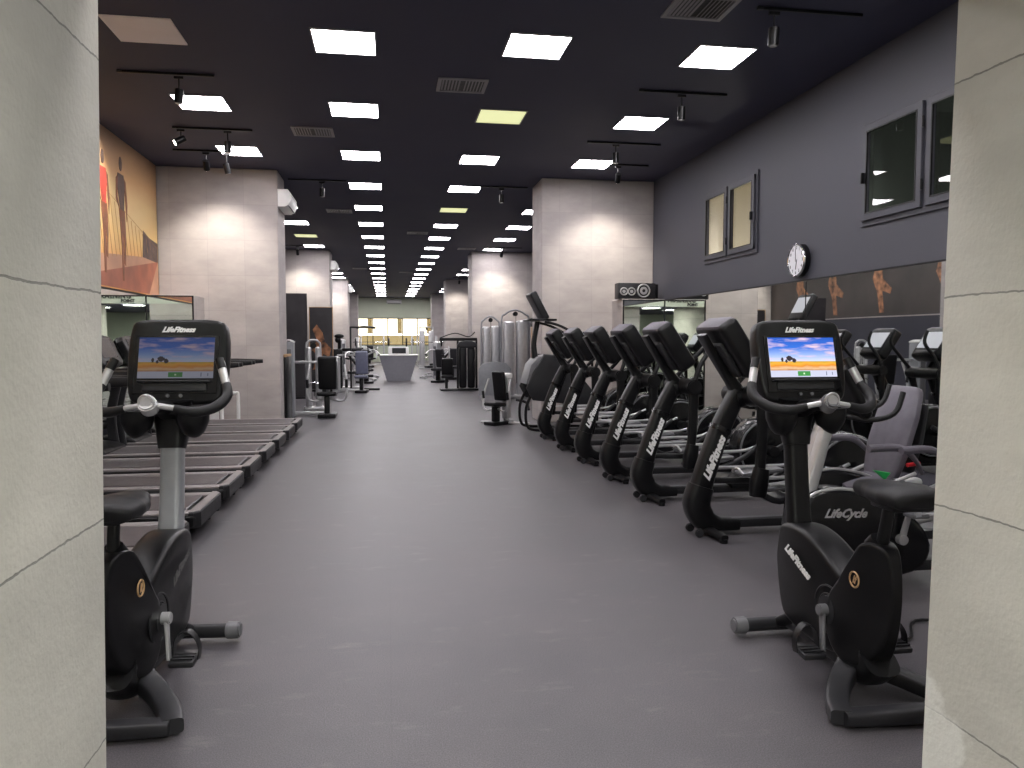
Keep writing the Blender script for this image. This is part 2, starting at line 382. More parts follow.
class P:
    """collects primitives into one mesh"""
    def __init__(s): s.bm = bmesh.new(); s.uv = None
    def merge(s, t, Mx=None):
        if Mx is not None: bmesh.ops.transform(t, matrix=Mx, verts=t.verts)
        me = bpy.data.meshes.new('t'); t.to_mesh(me); t.free(); s.bm.from_mesh(me); bpy.data.meshes.remove(me); return s
    def box(s, c, d, rot=(0, 0, 0), bev=0.0, seg=2):
        t = bmesh.new(); bmesh.ops.create_cube(t, size=1)
        bmesh.ops.scale(t, vec=d, verts=t.verts)
        if bev: bmesh.ops.bevel(t, geom=t.edges[:], offset=min(bev, min(d) * .49), segments=seg, profile=.5, affect='EDGES')
        return s.merge(t, Matrix.Translation(c) @ Euler(rot).to_matrix().to_4x4())
    def cyl(s, a, b, r, r2=None, seg=20, bev=0.0):
        a = Vector(a); b = Vector(b); d = b - a
        t = bmesh.new(); bmesh.ops.create_cone(t, cap_ends=True, segments=seg, radius1=r, radius2=r if r2 is None else r2, depth=d.length)
        if bev:
            ed = [e for e in t.edges if abs(e.verts[0].co.z - e.verts[1].co.z) < 1e-6]
            bmesh.ops.bevel(t, geom=ed, offset=bev, segments=2, affect='EDGES')
        return s.merge(t, Matrix.Translation((a + b) / 2) @ d.to_track_quat('Z', 'Y').to_matrix().to_4x4())
    def tube(s, pts, r, seg=10, smooth=5, closed=False):
        P0 = catmull(pts, smooth, closed) if smooth else [Vector(p) for p in pts]
        n = len(P0)
        if isinstance(r, (int, float)): rr = [r] * n
        else:
            rr = []
            for i in range(n):
                u = i / max(1, n - 1) * (len(r) - 1); k = min(int(u), len(r) - 2); rr.append(r[k] + (r[k + 1] - r[k]) * (u - k))
        t = bmesh.new(); rings = []
        if closed: T = [(P0[(i + 1) % n] - P0[i - 1]).normalized() for i in range(n)]
        else: T = frames(P0)
        up = Vector((0, 0, 1)) if abs(T[0].z) < .9 else Vector((1, 0, 0))
        N = (up - T[0] * up.dot(T[0])).normalized()
        for i in range(n):
            N = (N - T[i] * N.dot(T[i])).normalized(); Bn = T[i].cross(N)
            rings.append([t.verts.new(P0[i] + (N * math.cos(2 * PI * k / seg) + Bn * math.sin(2 * PI * k / seg)) * rr[i]) for k in range(seg)])
        m = n if closed else n - 1
        for i in range(m):
            A, B = rings[i], rings[(i + 1) % n]
            for k in range(seg): t.faces.new((A[k], A[(k + 1) % seg], B[(k + 1) % seg], B[k]))
        if not closed:
            t.faces.new(rings[0][::-1]); t.faces.new(rings[-1])
        bmesh.ops.recalc_face_normals(t, faces=t.faces[:])
        return s.merge(t)
    def sweep(s, pts, wh, up=(0, 1, 0), seg=20, power=3.0, smooth=4, round_ends=False):
        """superellipse section (w along 'up', h across) swept along a path"""
        P0 = catmull(pts, smooth) if smooth else [Vector(p) for p in pts]
        n = len(P0); W = []
        for i in range(n):
            u = i / max(1, n - 1) * (len(wh) - 1); k = min(int(u), len(wh) - 2) if len(wh) > 1 else 0
            a = wh[k]; b = wh[min(k + 1, len(wh) - 1)]; f = u - k
            W.append((a[0] + (b[0] - a[0]) * f, a[1] + (b[1] - a[1]) * f))
        T = frames(P0); up = Vector(up); t = bmesh.new(); rings = []
        for i in range(n):
            U = (up - T[i] * up.dot(T[i])).normalized(); V = T[i].cross(U)
            ring = []
            for k in range(seg):
                a = 2 * PI * k / seg; ca, sa = math.cos(a), math.sin(a); e = 2 / power
                ring.append(t.verts.new(P0[i] + U * (W[i][0] / 2 * math.copysign(abs(ca) ** e, ca)) + V * (W[i][1] / 2 * math.copysign(abs(sa) ** e, sa))))
            rings.append(ring)
        for i in range(n - 1):
            A, B = rings[i], rings[i + 1]
            for k in range(seg): t.faces.new((A[k], A[(k + 1) % seg], B[(k + 1) % seg], B[k]))
        t.faces.new(rings[0][::-1]); t.faces.new(rings[-1])
        bmesh.ops.recalc_face_normals(t, faces=t.faces[:])
        return s.merge(t)
    def prism(s, out, a0, a1, axis='x', bev=0.0, sub=0, seg=3):
        """closed outline in the plane across 'axis', from a0 to a1"""
        pts = [(p[0], p[1], 0) for p in out]
        if sub: pts = [tuple(v) for v in catmull(pts, sub, True)]
        t = bmesh.new()
        def mk(p, a):
            if axis == 'x': return (a, p[0], p[1])
            if axis == 'y': return (p[0], a, p[1])
            return (p[0], p[1], a)
        A = [t.verts.new(mk(p, a0)) for p in pts]; B = [t.verts.new(mk(p, a1)) for p in pts]
        n = len(pts)
        fa = t.faces.new(A); fb = t.faces.new(B[::-1])
        for i in range(n): t.faces.new((A[i], B[i], B[(i + 1) % n], A[(i + 1) % n]))
        bmesh.ops.recalc_face_normals(t, faces=t.faces[:])
        if bev:
            ed = list(set(fa.edges[:] + fb.edges[:]))
            bmesh.ops.bevel(t, geom=ed, offset=bev, segments=seg, profile=.5, affect='EDGES', clamp_overlap=True)
        return s.merge(t)
    def ball(s, c, r, seg=16):
        t = bmesh.new(); bmesh.ops.create_uvsphere(t, u_segments=seg, v_segments=max(6, seg // 2), radius=1)
        rr = (r, r, r) if isinstance(r, (int, float)) else r
        bmesh.ops.scale(t, vec=rr, verts=t.verts)
        return s.merge(t, Matrix.Translation(c))
    def torus(s, c, Rr, r, axis='x', seg=24, s2=8):
        pts = []
        for k in range(seg):
            a = 2 * PI * k / seg; u, v = Rr * math.cos(a), Rr * math.sin(a)
            pts.append(Vector(c) + Vector({'x': (0, u, v), 'y': (u, 0, v), 'z': (u, v, 0)}[axis]))
        return s.tube(pts, r, s2, 0, True)
    def quad(s, vs):
        s.bm.faces.new([s.bm.verts.new(v) for v in vs]); return s
    def text(s, body, size, mx, shear=0.0, bold=0.0, depth=.002, align='CENTER', spacing=1.0):
        cu = bpy.data.curves.new('lettering', 'FONT'); cu.body = body; cu.size = size; cu.align_x = align; cu.align_y = 'CENTER'
        cu.extrude = depth / 2; cu.shear = shear; cu.offset = bold; cu.space_character = spacing; cu.resolution_u = 2
        o = bpy.data.objects.new('lettering', cu); COL.objects.link(o)
        dg = bpy.context.evaluated_depsgraph_get(); dg.update()
        me = bpy.data.meshes.new_from_object(o.evaluated_get(dg))
        me.transform(mx); s.bm.from_mesh(me)
        bpy.data.meshes.remove(me); bpy.data.objects.remove(o); bpy.data.curves.remove(cu)
        return s
    def obj(s, name, mat, parent=None, label=None, mx=None, flat=False):
        if mx is not None: bmesh.ops.transform(s.bm, matrix=mx, verts=s.bm.verts)
        me = bpy.data.meshes.new(name); s.bm.to_mesh(me); s.bm.free()
        me.materials.append(mat)
        if not flat:
            me.polygons.foreach_set('use_smooth', [True] * len(me.polygons))
            me.set_sharp_from_angle(angle=R(32))
        o = bpy.data.objects.new(name, me); COL.objects.link(o)
        if parent: o.parent = parent
        if label: o['label'] = label
        return o

def tag(o, label=None, cat=None, group=None, kind=None):
    if label: o['label'] = label
    if cat: o['category'] = cat
    if group: o['group'] = group
    if kind: o['kind'] = kind
    return o
def thing(name, label, cat, loc=(0, 0, 0), rz=0, group=None):
    o = bpy.data.objects.new(name, None); COL.objects.link(o)
    o.empty_display_size = .1
    o.location = loc; o.rotation_euler = (0, 0, rz)
    return tag(o, label, cat, group)
def dup(o, parent=None, loc=None, rz=None, label=None):
    c = o.copy(); COL.objects.link(c)
    if parent: c.parent = parent
    for ch in list(o.children): dup(ch, c)
    if loc is not None: c.location = loc
    if rz is not None: c.rotation_euler = (0, 0, rz)
    if label: c['label'] = label
    return c
def struct(name, p, mat, parent=None):
    o = p.obj(name, mat, parent)
    if not parent: o['kind'] = 'structure'
    return o
def uvquad(name, vs, mat, parent, thick=.003):
    """lit screen: one quad with UVs, corners bl, br, tr, tl, plus a thin body behind it"""
    vs = [Vector(v) for v in vs]; n = (vs[1] - vs[0]).cross(vs[3] - vs[0]).normalized()
    bm = bmesh.new(); uvl = bm.loops.layers.uv.new('UVMap')
    F = [bm.verts.new(v) for v in vs]; Bk = [bm.verts.new(v - n * thick) for v in vs]
    f = bm.faces.new(F); uvs = [(0, 0), (1, 0), (1, 1), (0, 1)]
    for l, u in zip(f.loops, uvs): l[uvl].uv = u
    g = bm.faces.new(Bk[::-1])
    for i in range(4):
        bm.faces.new((F[i], Bk[i], Bk[(i + 1) % 4], F[(i + 1) % 4]))
    me = bpy.data.meshes.new(name); bm.to_mesh(me); bm.free(); me.materials.append(mat)
    o = bpy.data.objects.new(name, me); COL.objects.link(o); o.parent = parent
    return o
def TM(loc, rx=0, ry=0, rz=0):
    return Matrix.Translation(loc) @ Euler((rx, ry, rz)).to_matrix().to_4x4()
def basis(loc, X, Y):
    X = Vector(X).normalized(); Y = Vector(Y); Y = (Y - X * Y.dot(X)).normalized(); Z = X.cross(Y)
    m = Matrix((X, Y, Z)).transposed().to_4x4(); m.translation = Vector(loc); return m

# ------------------------------------------------------------------ large structure
HC = 4.4; XL = -3.80; XR = 4.85; YE = 54.0; YF = 2.18
JL = -.745; JR = 1.58; YB = -9.0
struct('floor', P().box(((XL + XR) / 2, (YE + YB) / 2, -.05), (XR - XL + .6, YE - YB + .6, .1)), M['floor'])
struct('ceiling', P().box(((XL + XR) / 2, (YE + YF) / 2, HC + .05), (XR - XL + .6, YE - YF + .6, .1)), M['ceiling'])
struct('wall_left', P().box((XL - .1, (YE + YB) / 2, HC / 2), (.2, YE - YB, HC)), M['wall2'])

# right wall with two window openings
W1 = (5.42, 7.36, 2.66, 3.72); W2 = (9.62, 11.35, 2.66, 3.74)
p = P()
def yseg(y0, y1, z0, z1): p.box((XR + .1, (y0 + y1) / 2, (z0 + z1) / 2), (.2, y1 - y0, z1 - z0))
yseg(YB, W1[0], 0, HC); yseg(W1[0], W1[1], 0, W1[2]); yseg(W1[0], W1[1], W1[3], HC)
yseg(W1[1], W2[0], 0, HC); yseg(W2[0], W2[1], 0, W2[2]); yseg(W2[0], W2[1], W2[3], HC); yseg(W2[1], YE, 0, HC)
struct('wall_right', p, M['wall'])

def shear(p, k=.018):
    for v in p.bm.verts: v.co.x += k * (v.co.z - 1.5)      # the cast blocks lean about one degree
# front wall: two wide concrete blocks beside the opening and a pale lintel over it
p = P().box(((XL + JL) / 2, YF - 1.6, HC / 2), (JL - XL, 3.2, HC))
shear(p); struct('wall_front_left', p, M['jamb'])
p = P().box(((XR + JR) / 2, YF - 1.78, HC / 2), (XR - JR, 3.2, HC)); shear(p)
struct('wall_front_right', p, M['jamb'])
LT = struct('wall_front_lintel', P().box(((JL + JR) / 2, YF - .1, (2.56 + HC) / 2), (JR - JL, .2, HC - 2.56)), M['pale'])
struct('wall_front_facing', P().box(((XL + XR) / 2, YF + .006, (2.56 + HC) / 2), (XR - XL, .012, HC - 2.56)), M['pale'])
struct('ceiling_passage', P().box(((JL + JR) / 2, YF - 1.7, 2.66), (JR - JL, 3.0, .08)), M['ceiling'])
struct('ceiling_lobby', P().box(((XL + XR) / 2, (YB - 1.02) / 2, 2.70), (XR - XL, -YB - 1.02, .08)), M['ceiling'])
struct('wall_back', P().box(((XL + XR) / 2, YB - .1, 1.7), (XR - XL + .4, .2, 3.4)), M['pale'])

# far end wall with a wide window
WX0, WX1, WZ0, WZ1 = -2.05, 3.08, 1.12, 3.03
p = P()
p.box(((XL + WX0) / 2, YE + .1, HC / 2), (WX0 - XL, .2, HC)).box(((XR + WX1) / 2, YE + .1, HC / 2), (XR - WX1, .2, HC))
p.box(((WX0 + WX1) / 2, YE + .1, WZ0 / 2), (WX1 - WX0, .2, WZ0)).box(((WX0 + WX1) / 2, YE + .1, (WZ1 + HC) / 2), (WX1 - WX0, .2, HC - WZ1))
struct('wall_far', p, M['endwall'])
win = thing('window_3', None, None); win['kind'] = 'structure'
p = P()
for z in (WZ0 + .03, WZ1 - .03): p.box(((WX0 + WX1) / 2, YE + .05, z), (WX1 - WX0, .1, .06))
nW = 5
for i in range(nW + 1): p.box((WX0 + .03 + (WX1 - WX0 - .06) * i / nW, YE + .05, (WZ0 + WZ1) / 2), (.06, .1, WZ1 - WZ0))
p.obj('window_frame', M['black'], win)
for i in range(nW):
    w = (WX1 - WX0 - .06) / nW; x0 = WX0 + .03 + w * i + .03; x1 = x0 + w - .06
    P().box(((x0 + x1) / 2, YE + .06, (1.88 + WZ1) / 2), (x1 - x0, .008, WZ1 - 1.94)).obj('window_pane', M['glassw'], win)
    P().box(((x0 + x1) / 2, YE + .06, (WZ0 + 1.85) / 2), (x1 - x0, .008, 1.78 - WZ0)).obj('window_film', M['glassy'], win, 'cream tinted lower pane')
    # a roller blind half drawn to one side of each bay
    if i in (0, 2, 4): P().box((x1 - .17, YE + .045, (1.9 + WZ1) / 2), (.3, .006, WZ1 - 2.0)).obj('window_film', M['glassy'], win, 'cream tinted upper strip')

# concrete pillars
PY = (13.80, 25.7, 37.5, 49.3)
for k, y in enumerate(PY):
    for side, (x0, x1) in (('left', (XL, -1.84)), ('right', (2.75, XR))):
        yy = y + (0 if side == 'left' else (-.08 if k == 0 else -.3))
        struct('wall_pillar_' + side, P().box(((x0 + x1) / 2, yy + (.45 if k == 0 else .62), HC / 2), (x1 - x0, .9 if k == 0 else 1.24, HC), bev=.012, seg=1), M['pillar'])

# mirrors: long wall mirrors below z = 2.2, and a panel on each first pillar
s_pier = {'left': 'narrow mirror panel on the low pier before the left concrete pillar', 'right': 'narrow mirror panel on the low pier below the loudspeaker'}
def mirror(name, pm_, label, seam):
    t = thing('wall_mirror', label, 'mirror'); pm_.obj('glass', M['mirror'], t)
    seam.obj('frame', M['black'], t); return t
def side_mirror(x, sgn, y0, y1, label, ys):
    pr = P().box((x - sgn * .006, (y0 + y1) / 2, (.30 + 2.19) / 2), (.012, y1 - y0, 1.89))
    s = P().box((x - sgn * .008, (y0 + y1) / 2, 2.20), (.018, y1 - y0, .018))
    for y in ys: s.box((x - sgn * .0075, y, 1.245), (.016, .012, 1.88))
    mirror('wall_mirror', pr, label, s)
side_mirror(XL, -1, YF + .03, 13.05, 'long wall mirror under the sunset mural behind the treadmills', (4.6, 7.0, 9.4))
side_mirror(XR, 1, YF + .03, 13.05, 'long wall mirror on the right charcoal wall behind the cross trainers', (4.4, 8.4))
for side, (x0, x1) in (('left', (XL, -3.07)), ('right', (4.07, XR))):
    yf = 13.80 if side == 'left' else 13.72
    struct('wall_pier_' + side, P().box(((x0 + x1) / 2, (13.08 + yf) / 2, 1.11), (x1 - x0 - .002, yf - 13.08, 2.22), bev=.006, seg=1), M['pillar'])
    s_ = P()
    for x in (x0 + .012, x1 - .012): s_.box((x, 13.066, 1.2), (.022, .02, 2.0))
    s_.box(((x0 + x1) / 2, 13.066, 2.20), (x1 - x0, .02, .02))
    mirror('', P().box(((x0 + x1) / 2, 13.072, 1.2), (x1 - x0 - .03, .012, 1.98)), s_pier[side], s_)

# wall lettering on the pale facing over the entrance (seen in the mirrors)
def lettering(name, body, size, loc, X, Y, mat, label, cat, bold=0, shear=0, spacing=1.0):
    o = P().text(body, size, basis(loc, X, Y), shear, bold, .012, spacing=spacing).obj(name, mat, None, None)
    return tag(o, label, cat)
lettering('wall_lettering', 'TRAINING', .19, (.25, YF + .02, 2.765), (-1, 0, 0), (0, 0, 1), M['blacktxt'], 'large black word TRAINING over the entrance, seen in the mirrors', 'lettering', .009, spacing=1.15)
lettering('wall_lettering', 'POINT', .125, (-.14, YF + .02, 2.63), (-1, 0, 0), (0, 0, 1), M['blacktxt'], 'small black word POINT under the larger word over the entrance, seen in the mirrors', 'lettering', .007)

# windows in the right wall
def wall_window(name, W, roommat, sashes, dark, fill_w, glassm):
    y0, y1, z0, z1 = W
    t = thing(name, None, None); t['kind'] = 'structure'
    # recess behind the glass, a shallow service room
    q = P(); d = 1.6
    q.box((XR + .2 + d, (y0 + y1) / 2, (z0 + z1) / 2), (.05, y1 - y0 + 1.4, z1 - z0 + .8))
    q.box((XR + .22 + d / 2, y0 - .7, (z0 + z1) / 2), (d, .05, z1 - z0 + .8)).box((XR + .22 + d / 2, y1 + .7, (z0 + z1) / 2), (d, .05, z1 - z0 + .8))
    q.box((XR + .22 + d / 2, (y0 + y1) / 2, z0 - .4), (d, y1 - y0 + 1.4, .05)).box((XR + .22 + d / 2, (y0 + y1) / 2, z1 + .4), (d, y1 - y0 + 1.4, .05))
    for yy in (y0 + .004, y1 - .004): q.box((XR + .12, yy, (z0 + z1) / 2), (.16, .008, z1 - z0))
    for zz in (z0 + .004, z1 - .004): q.box((XR + .12, (y0 + y1) / 2, zz), (.16, y1 - y0 - .016, .008))
    q.obj('back_room', roommat, t)
    f = P(); fw = .05
    for y in (y0 + fw / 2, y1 - fw / 2): f.box((XR + .005, y, (z0 + z1) / 2), (.06, fw, z1 - z0))
    for z in (z0 + fw / 2, z1 - fw / 2): f.box((XR + .005, (y0 + y1) / 2, z), (.058, y1 - y0, fw))
    f.box((XR + .005, (y0 + y1) / 2, (z0 + z1) / 2), (.056, .06, z1 - z0))
    f.obj('window_frame', M['frame'], t)
    ym = (y0 + y1) / 2
    for (a, b2) in ((y0 + .05, ym - .03), (ym + .03, y1 - .05)):
        s = P(); sw = .065
        for y in (a + sw / 2, b2 - sw / 2): s.box((XR - .03, y, (z0 + z1) / 2), (.05, sw, z1 - z0 - .1), bev=.004, seg=1)
        for z in (z0 + .05 + sw / 2, z1 - .05 - sw / 2): s.box((XR - .03, (a + b2) / 2, z), (.048, b2 - a, sw), bev=.004, seg=1)
        so = s.obj('window_sash', M['frame'], t)
        # dark rubber gasket line
        g = P()
        for y in (a + sw + .006, b2 - sw - .006): g.box((XR - .05, y, (z0 + z1) / 2), (.016, .014, z1 - z0 - .1 - 2 * sw))
        for z in (z0 + .056 + sw, z1 - .056 - sw): g.box((XR - .05, (a + b2) / 2, z), (.015, b2 - a - 2 * sw, .014))
        g.obj('gasket', M['black'], so)
        P().box((XR - .012, (a + b2) / 2, (z0 + z1) / 2), (.006, b2 - a - 2 * sw + .01, z1 - z0 - .1 - 2 * sw + .01)).obj('window_pane', glassm, so)
    for (yy, zz) in ((ym + .0, z0 + .25), (ym + .0, z1 - .25)):
        P().cyl((XR - .065, yy, zz - .05), (XR - .065, yy, zz + .05), .012, seg=8).obj('hinge', M['black'], t)
    P().box((XR - .07, y1 - .09 if not dark else y0 + .09, (z0 + z1) / 2 - .05), (.04, .025, .11), bev=.006).obj('window_handle', M['black'], t)
    if fill_w:
        ld = bpy.data.lights.new('back_room_fill', 'POINT'); ld.energy = fill_w; ld.shadow_soft_size = .08; ld.color = (1, .95, .82)  # unseen fill light below the sill, added to brighten the room behind the glass
        lo = bpy.data.objects.new('back_room_fill', ld); COL.objects.link(lo); lo.parent = t
        lo.location = (XR + .60, y1 - .45, z0 - .22)
    return t
wall_window('window_1', W1, M['darkroom'], 2, False, 20, M['glassdark'])
wall_window('window_2', W2, M['room'], 2, True, 28, M['glass'])

# ------------------------------------------------------------------ ceiling lights
def light_panel(x, y, label, mat='lamp', size=.58, z=HC):
    t = thing('ceiling_light', label, 'ceiling light', (x, y, z), 0, 'square panel lights in the ceiling')
    f = P(); h = size / 2
    for s_ in (-1, 1):
        f.box((s_ * (h + .008), 0, -.006), (.016, size + .03, .012)).box((0, s_ * (h + .008), -.006), (size, .016, .0118))
    f.obj('frame', M['vent'] if mat != 'lampoff' else M['lampoff'], t)
    P().box((0, 0, -.004), (size, size, .008)).obj('diffuser', M[mat], t)
    return t
ORD = ['first', 'second', 'third', 'fourth', 'fifth', 'sixth', 'seventh', 'eighth', 'ninth', 'tenth', 'eleventh', 'twelfth', 'thirteenth', 'fourteenth', 'fifteenth', 'sixteenth', 'seventeenth', 'eighteenth', 'nineteenth']
yel = {('c', 1), ('c', 4)}
protoL = {}
def place_light(x, y, label, kind):
    if kind not in protoL:
        protoL[kind] = light_panel(x, y, label, kind); return
    dup(protoL[kind], None, (x, y, HC), 0, label)
for i in range(19):
    y = 7.65 + 2.43 * i
    yl = 7.84 if i == 0 else y
    place_light(-.39, yl, 'white square ceiling panel in the left middle row, %s from the entrance' % ORD[i], 'lamp')
    k = 'lampy' if ('c', i) in yel else 'lamp'
    place_light(1.475, y, ('yellowed' if k == 'lampy' else 'white') + ' square ceiling panel in the right middle row, %s from the entrance' % ORD[i], k)
    blocked = any(py - .5 < y < py + 1.6 for py in PY)
    if not blocked:
        k = 'lampoff' if i == 0 else ('lampy' if i == 6 else 'lamp')
        place_light(-2.22, yl, {'lampoff': 'unlit beige', 'lampy': 'yellowed', 'lamp': 'white'}[k] + ' square ceiling panel in the outer left row, %s bay from the entrance' % ORD[i], k)
    if not any(py - .8 < y < py + 1.3 for py in PY):
        place_light(3.36, y, 'white square ceiling panel in the outer right row, %s bay from the entrance' % ORD[i], 'lamp')
for y, w in ((5.30, 'just above the top edge of the photo'), (2.95, 'directly inside the entrance')):
    for x, cn in ((-2.22, 'outer left'), (-.39, 'left middle'), (1.475, 'right middle'), (3.36, 'outer right')):
        place_light(x, y, 'white square panel, %s row, %s' % (cn, w), 'lamp')
# entrance passage and lobby panels (behind the camera, they light the concrete blocks)
for (x, y, z, s_, lab) in ((.42, -.2, 2.615, .55, 'white square panel in the entrance passage ceiling'),
                          (-1.5, -3.2, 2.655, .6, 'white square lobby panel behind the left block'),
                          (.4, -3.2, 2.655, .6, 'white square lobby panel in line with the entrance'),
                          (2.5, -3.2, 2.655, .6, 'white square lobby panel behind the right block'),
                          (.4, -6.2, 2.655, .6, 'white square lobby panel nearest the back wall')):
    light_panel(x, y, lab, 'lobbylamp', s_, z)

# ------------------------------------------------------------------ vents
def vent(x, y, label, sx=.56, sy=.46):
    t = thing('ceiling_vent', label, 'air vent', (x, y, HC), 0, 'air vents in the ceiling')
    f = P()
    for s_ in (-1, 1):
        f.box((s_ * (sx / 2 - .02), 0, -.008), (.04, sy, .016)).box((0, s_ * (sy / 2 - .02), -.008), (sx - .08, .04, .0158))
    f.obj('frame', M['vent'], t)
    P().box((0, 0, -.002), (sx - .06, sy - .06, .004)).obj('backing', M['black'], t)
    q = P(); n = 13
    for i in range(n):
        x_ = -(sx / 2 - .06) + (sx - .12) * i / (n - 1)
        if abs(i - (n - 1) / 2) < .6: continue
        q.box((x_, 0, -.009), (.018, sy - .1, .004), (0, .5 if i < n / 2 else -.5, 0))
    q.obj('louvre', M['vent'], t)
    return t
vent(.86, 8.93, 'square louvred ceiling vent between the middle light rows, nearest the entrance')
vent(-1.0, 11.2, 'square louvred ceiling vent left of the left middle light row')
vent(2.72, 6.55, 'square louvred ceiling vent cut by the top of the photo on the right')
vent(-1.05, 17.9, 'distant ceiling vent left of the left middle light row')
vent(.82, 21.2, 'distant ceiling vent between the middle light rows')
vent(2.5, 24.6, 'distant ceiling vent near the second right pillar')
vent(.8, 33.5, 'farthest ceiling vent between the middle light rows')
vent(-1.1, 32.0, 'farthest ceiling vent left of the left middle light row')

# ------------------------------------------------------------------ track lights
def track(x0, x1, y, label, spots):
    t = thing('track_rail', label, 'track light rail', ((x0 + x1) / 2, y, HC), 0, 'black lighting tracks')
    P().box((0, 0, -.013), (x1 - x0, .028, .026), bev=.004, seg=1).obj('rail', M['black'], t)
    P().box(((x0 - x1) / 2 + .03, 0, -.014), (.05, .032, .029)).obj('end_cap', M['dark'], t)
    for (sx, length, aim, power, lab) in spots:
        spotlight(sx, y, length, aim, power, lab)
    return t
def spotlight(x, y, length, aim, power, label, z0=HC - .036):
    """stem, round black can aimed along 'aim', glowing lens, and its real spot lamp"""
    t = thing('track_spotlight', label, 'spotlight', (x, y, z0), 0, 'black track spotlights')
    a = Vector(aim).normalized(); piv = Vector((0, 0, -length))
    P().box((0, 0, -.015), (.10, .03, .03), bev=.004, seg=1).cyl((0, 0, 0), piv, .008, seg=8).obj('stem', M['black'], t)
    up = piv - a * .06; dn = piv + a * .09
    P().cyl(up, dn, .046, seg=18, bev=.004).obj('can', M['black'], t)
    P().cyl(dn + a * .0006, dn + a * .004, .034, seg=18).obj('lens', M['spotlens'] if power else M['silver'], t)
    if power:
        ld = bpy.data.lights.new('spot_lamp', 'SPOT'); ld.energy = power; ld.spot_size = R(88); ld.spot_blend = .8; ld.color = (1, .93, .82); ld.shadow_soft_size = .03
        lo = bpy.data.objects.new('spot_lamp', ld); COL.objects.link(lo); lo.parent = t
        lo.location = dn + a * .02; lo.rotation_euler = a.to_track_quat('-Z', 'Y').to_euler()
    return t
track(-2.85, -1.85, 9.02, 'black ceiling track beside the unlit panel on the left', [(-2.22, .20, (-.1, 0, -1), 0, 'lit black spotlight in front of the left panel light')])
track(-2.87, -1.82, 11.25, 'black ceiling track nearest the left pillar', [(-2.76, .14, (-.75, -.3, -.5), SPOT * .5, 'black spotlight tilted towards the sunset mural'), (-2.15, .20, (0, -.1, -1), 0, 'black spotlight hanging straight at the right end of the left track')])
track(-3.2, -2.2, 12.55, 'black ceiling track in front of the left pillar', [(-2.72, .18, (-.05, .74, -1), SPOT, 'lit black spotlight washing the left pillar'), (-2.42, .22, (.2, .2, -1), 0, 'dark spotlight beside the one washing the left pillar')])
track(-1.75, -.72, 14.5, 'black ceiling track to the right of the left pillar', [(-1.15, .18, (0, .1, -1), 0, 'black spotlight hanging beyond the left pillar')])
track(2.9, 3.98, 8.75, 'black ceiling track beside the second right panel light', [(3.42, .20, (0, .05, -1), 0, 'lit black spotlight beside the second right panel light')])
track(2.9, 4.02, 11.1, 'black ceiling track nearest the right pillar', [(3.33, .18, (0, 0, -1), 0, 'dark spotlight on the track before the right pillar')])
track(3.3, 4.3, 12.45, 'black ceiling track in front of the right pillar', [(3.78, .18, (.05, .74, -1), SPOT, 'lit black spotlight washing the right pillar')])
track(3.2, 4.2, 6.45, 'black ceiling track near the top right of the photo', [(3.36, .20, (0, .1, -1), 0, 'lit black spotlight near the top right vent')])
track(1.6, 2.65, 14.6, 'black ceiling track to the left of the right pillar', [(2.15, .18, (0, .1, -1), 0, 'black spotlight hanging left of the right pillar')])
track(-3.2, -2.2, 24.5, 'distant black ceiling track before the second left pillar', [(-2.7, .18, (0, .74, -1), SPOT, 'distant lit spotlight washing the second left pillar')])
track(3.0, 4.2, 24.1, 'distant black ceiling track before the second right pillar', [(3.55, .18, (0, .74, -1), SPOT, 'distant lit spotlight washing the second right pillar')])
track(-3.2, -2.2, 36.3, 'faint black ceiling track before the third left pillar', [(-2.6, .18, (0, .74, -1), SPOT, 'distant lit spotlight washing the third left pillar')])
track(3.0, 4.2, 35.9, 'faint black ceiling track before the third right pillar', [(3.3, .18, (0, .74, -1), SPOT, 'distant lit spotlight washing the third right pillar')])
spotlight(-2.30, 6.40, .10, (0, 0, -1), 0, 'lit spotlight cut by the top edge beside the left block', HC)

# ------------------------------------------------------------------ murals
mu = thing('wall_mural', 'orange sunset wall mural with printed runners on a boardwalk', 'mural')
X0 = XL + .012
P().box((XL + .006, (YF + 13.78) / 2 + .02, (2.22 + HC) / 2), (.012, 13.76 - YF - .04, HC - 2.22 - .004)).obj('print', sunset_mat(), mu)
def decal(name, pts, mat, off=0, label=None):
    pts = [(y, z) for (y, z) in pts]
    return P().prism(pts, X0 - .002, X0 + .0015 + off, 'x').obj(name, mat, mu, label)
decal('printed_pavement', [(2.4, 2.24), (13.75, 2.24), (13.75, 2.86), (11.0, 2.66), (2.4, 2.1 + .3)], M['pave'])
decal('printed_boardwalk', [(2.4, 2.24), (13.25, 2.24), (13.75, 2.80), (11.1, 2.42), (2.4, 2.26)], M['walk'], .001)
f = P()
for i in range(20):
    y = 10.3 + i * .17; hgt = 3.62 - (y - 11.2) * .25
    lo = 2.62 + (y - 11) * .085
    f.box((X0 + .001, y, (lo + hgt) / 2), (.003, .018, hgt - lo), (0.25, 0, 0))
f.tube([(X0 + .0005, 10.2, 3.84), (X0 + .0005, 12.0, 3.42), (X0 + .0005, 13.7, 3.02)], .0035, 6)
f.obj('printed_fence', M['fencep'], mu)
decal('printed_bench', [(12.95, 2.80), (13.75, 2.78), (13.75, 3.10), (13.3, 3.14), (13.0, 3.22)], M['figd'], .001)
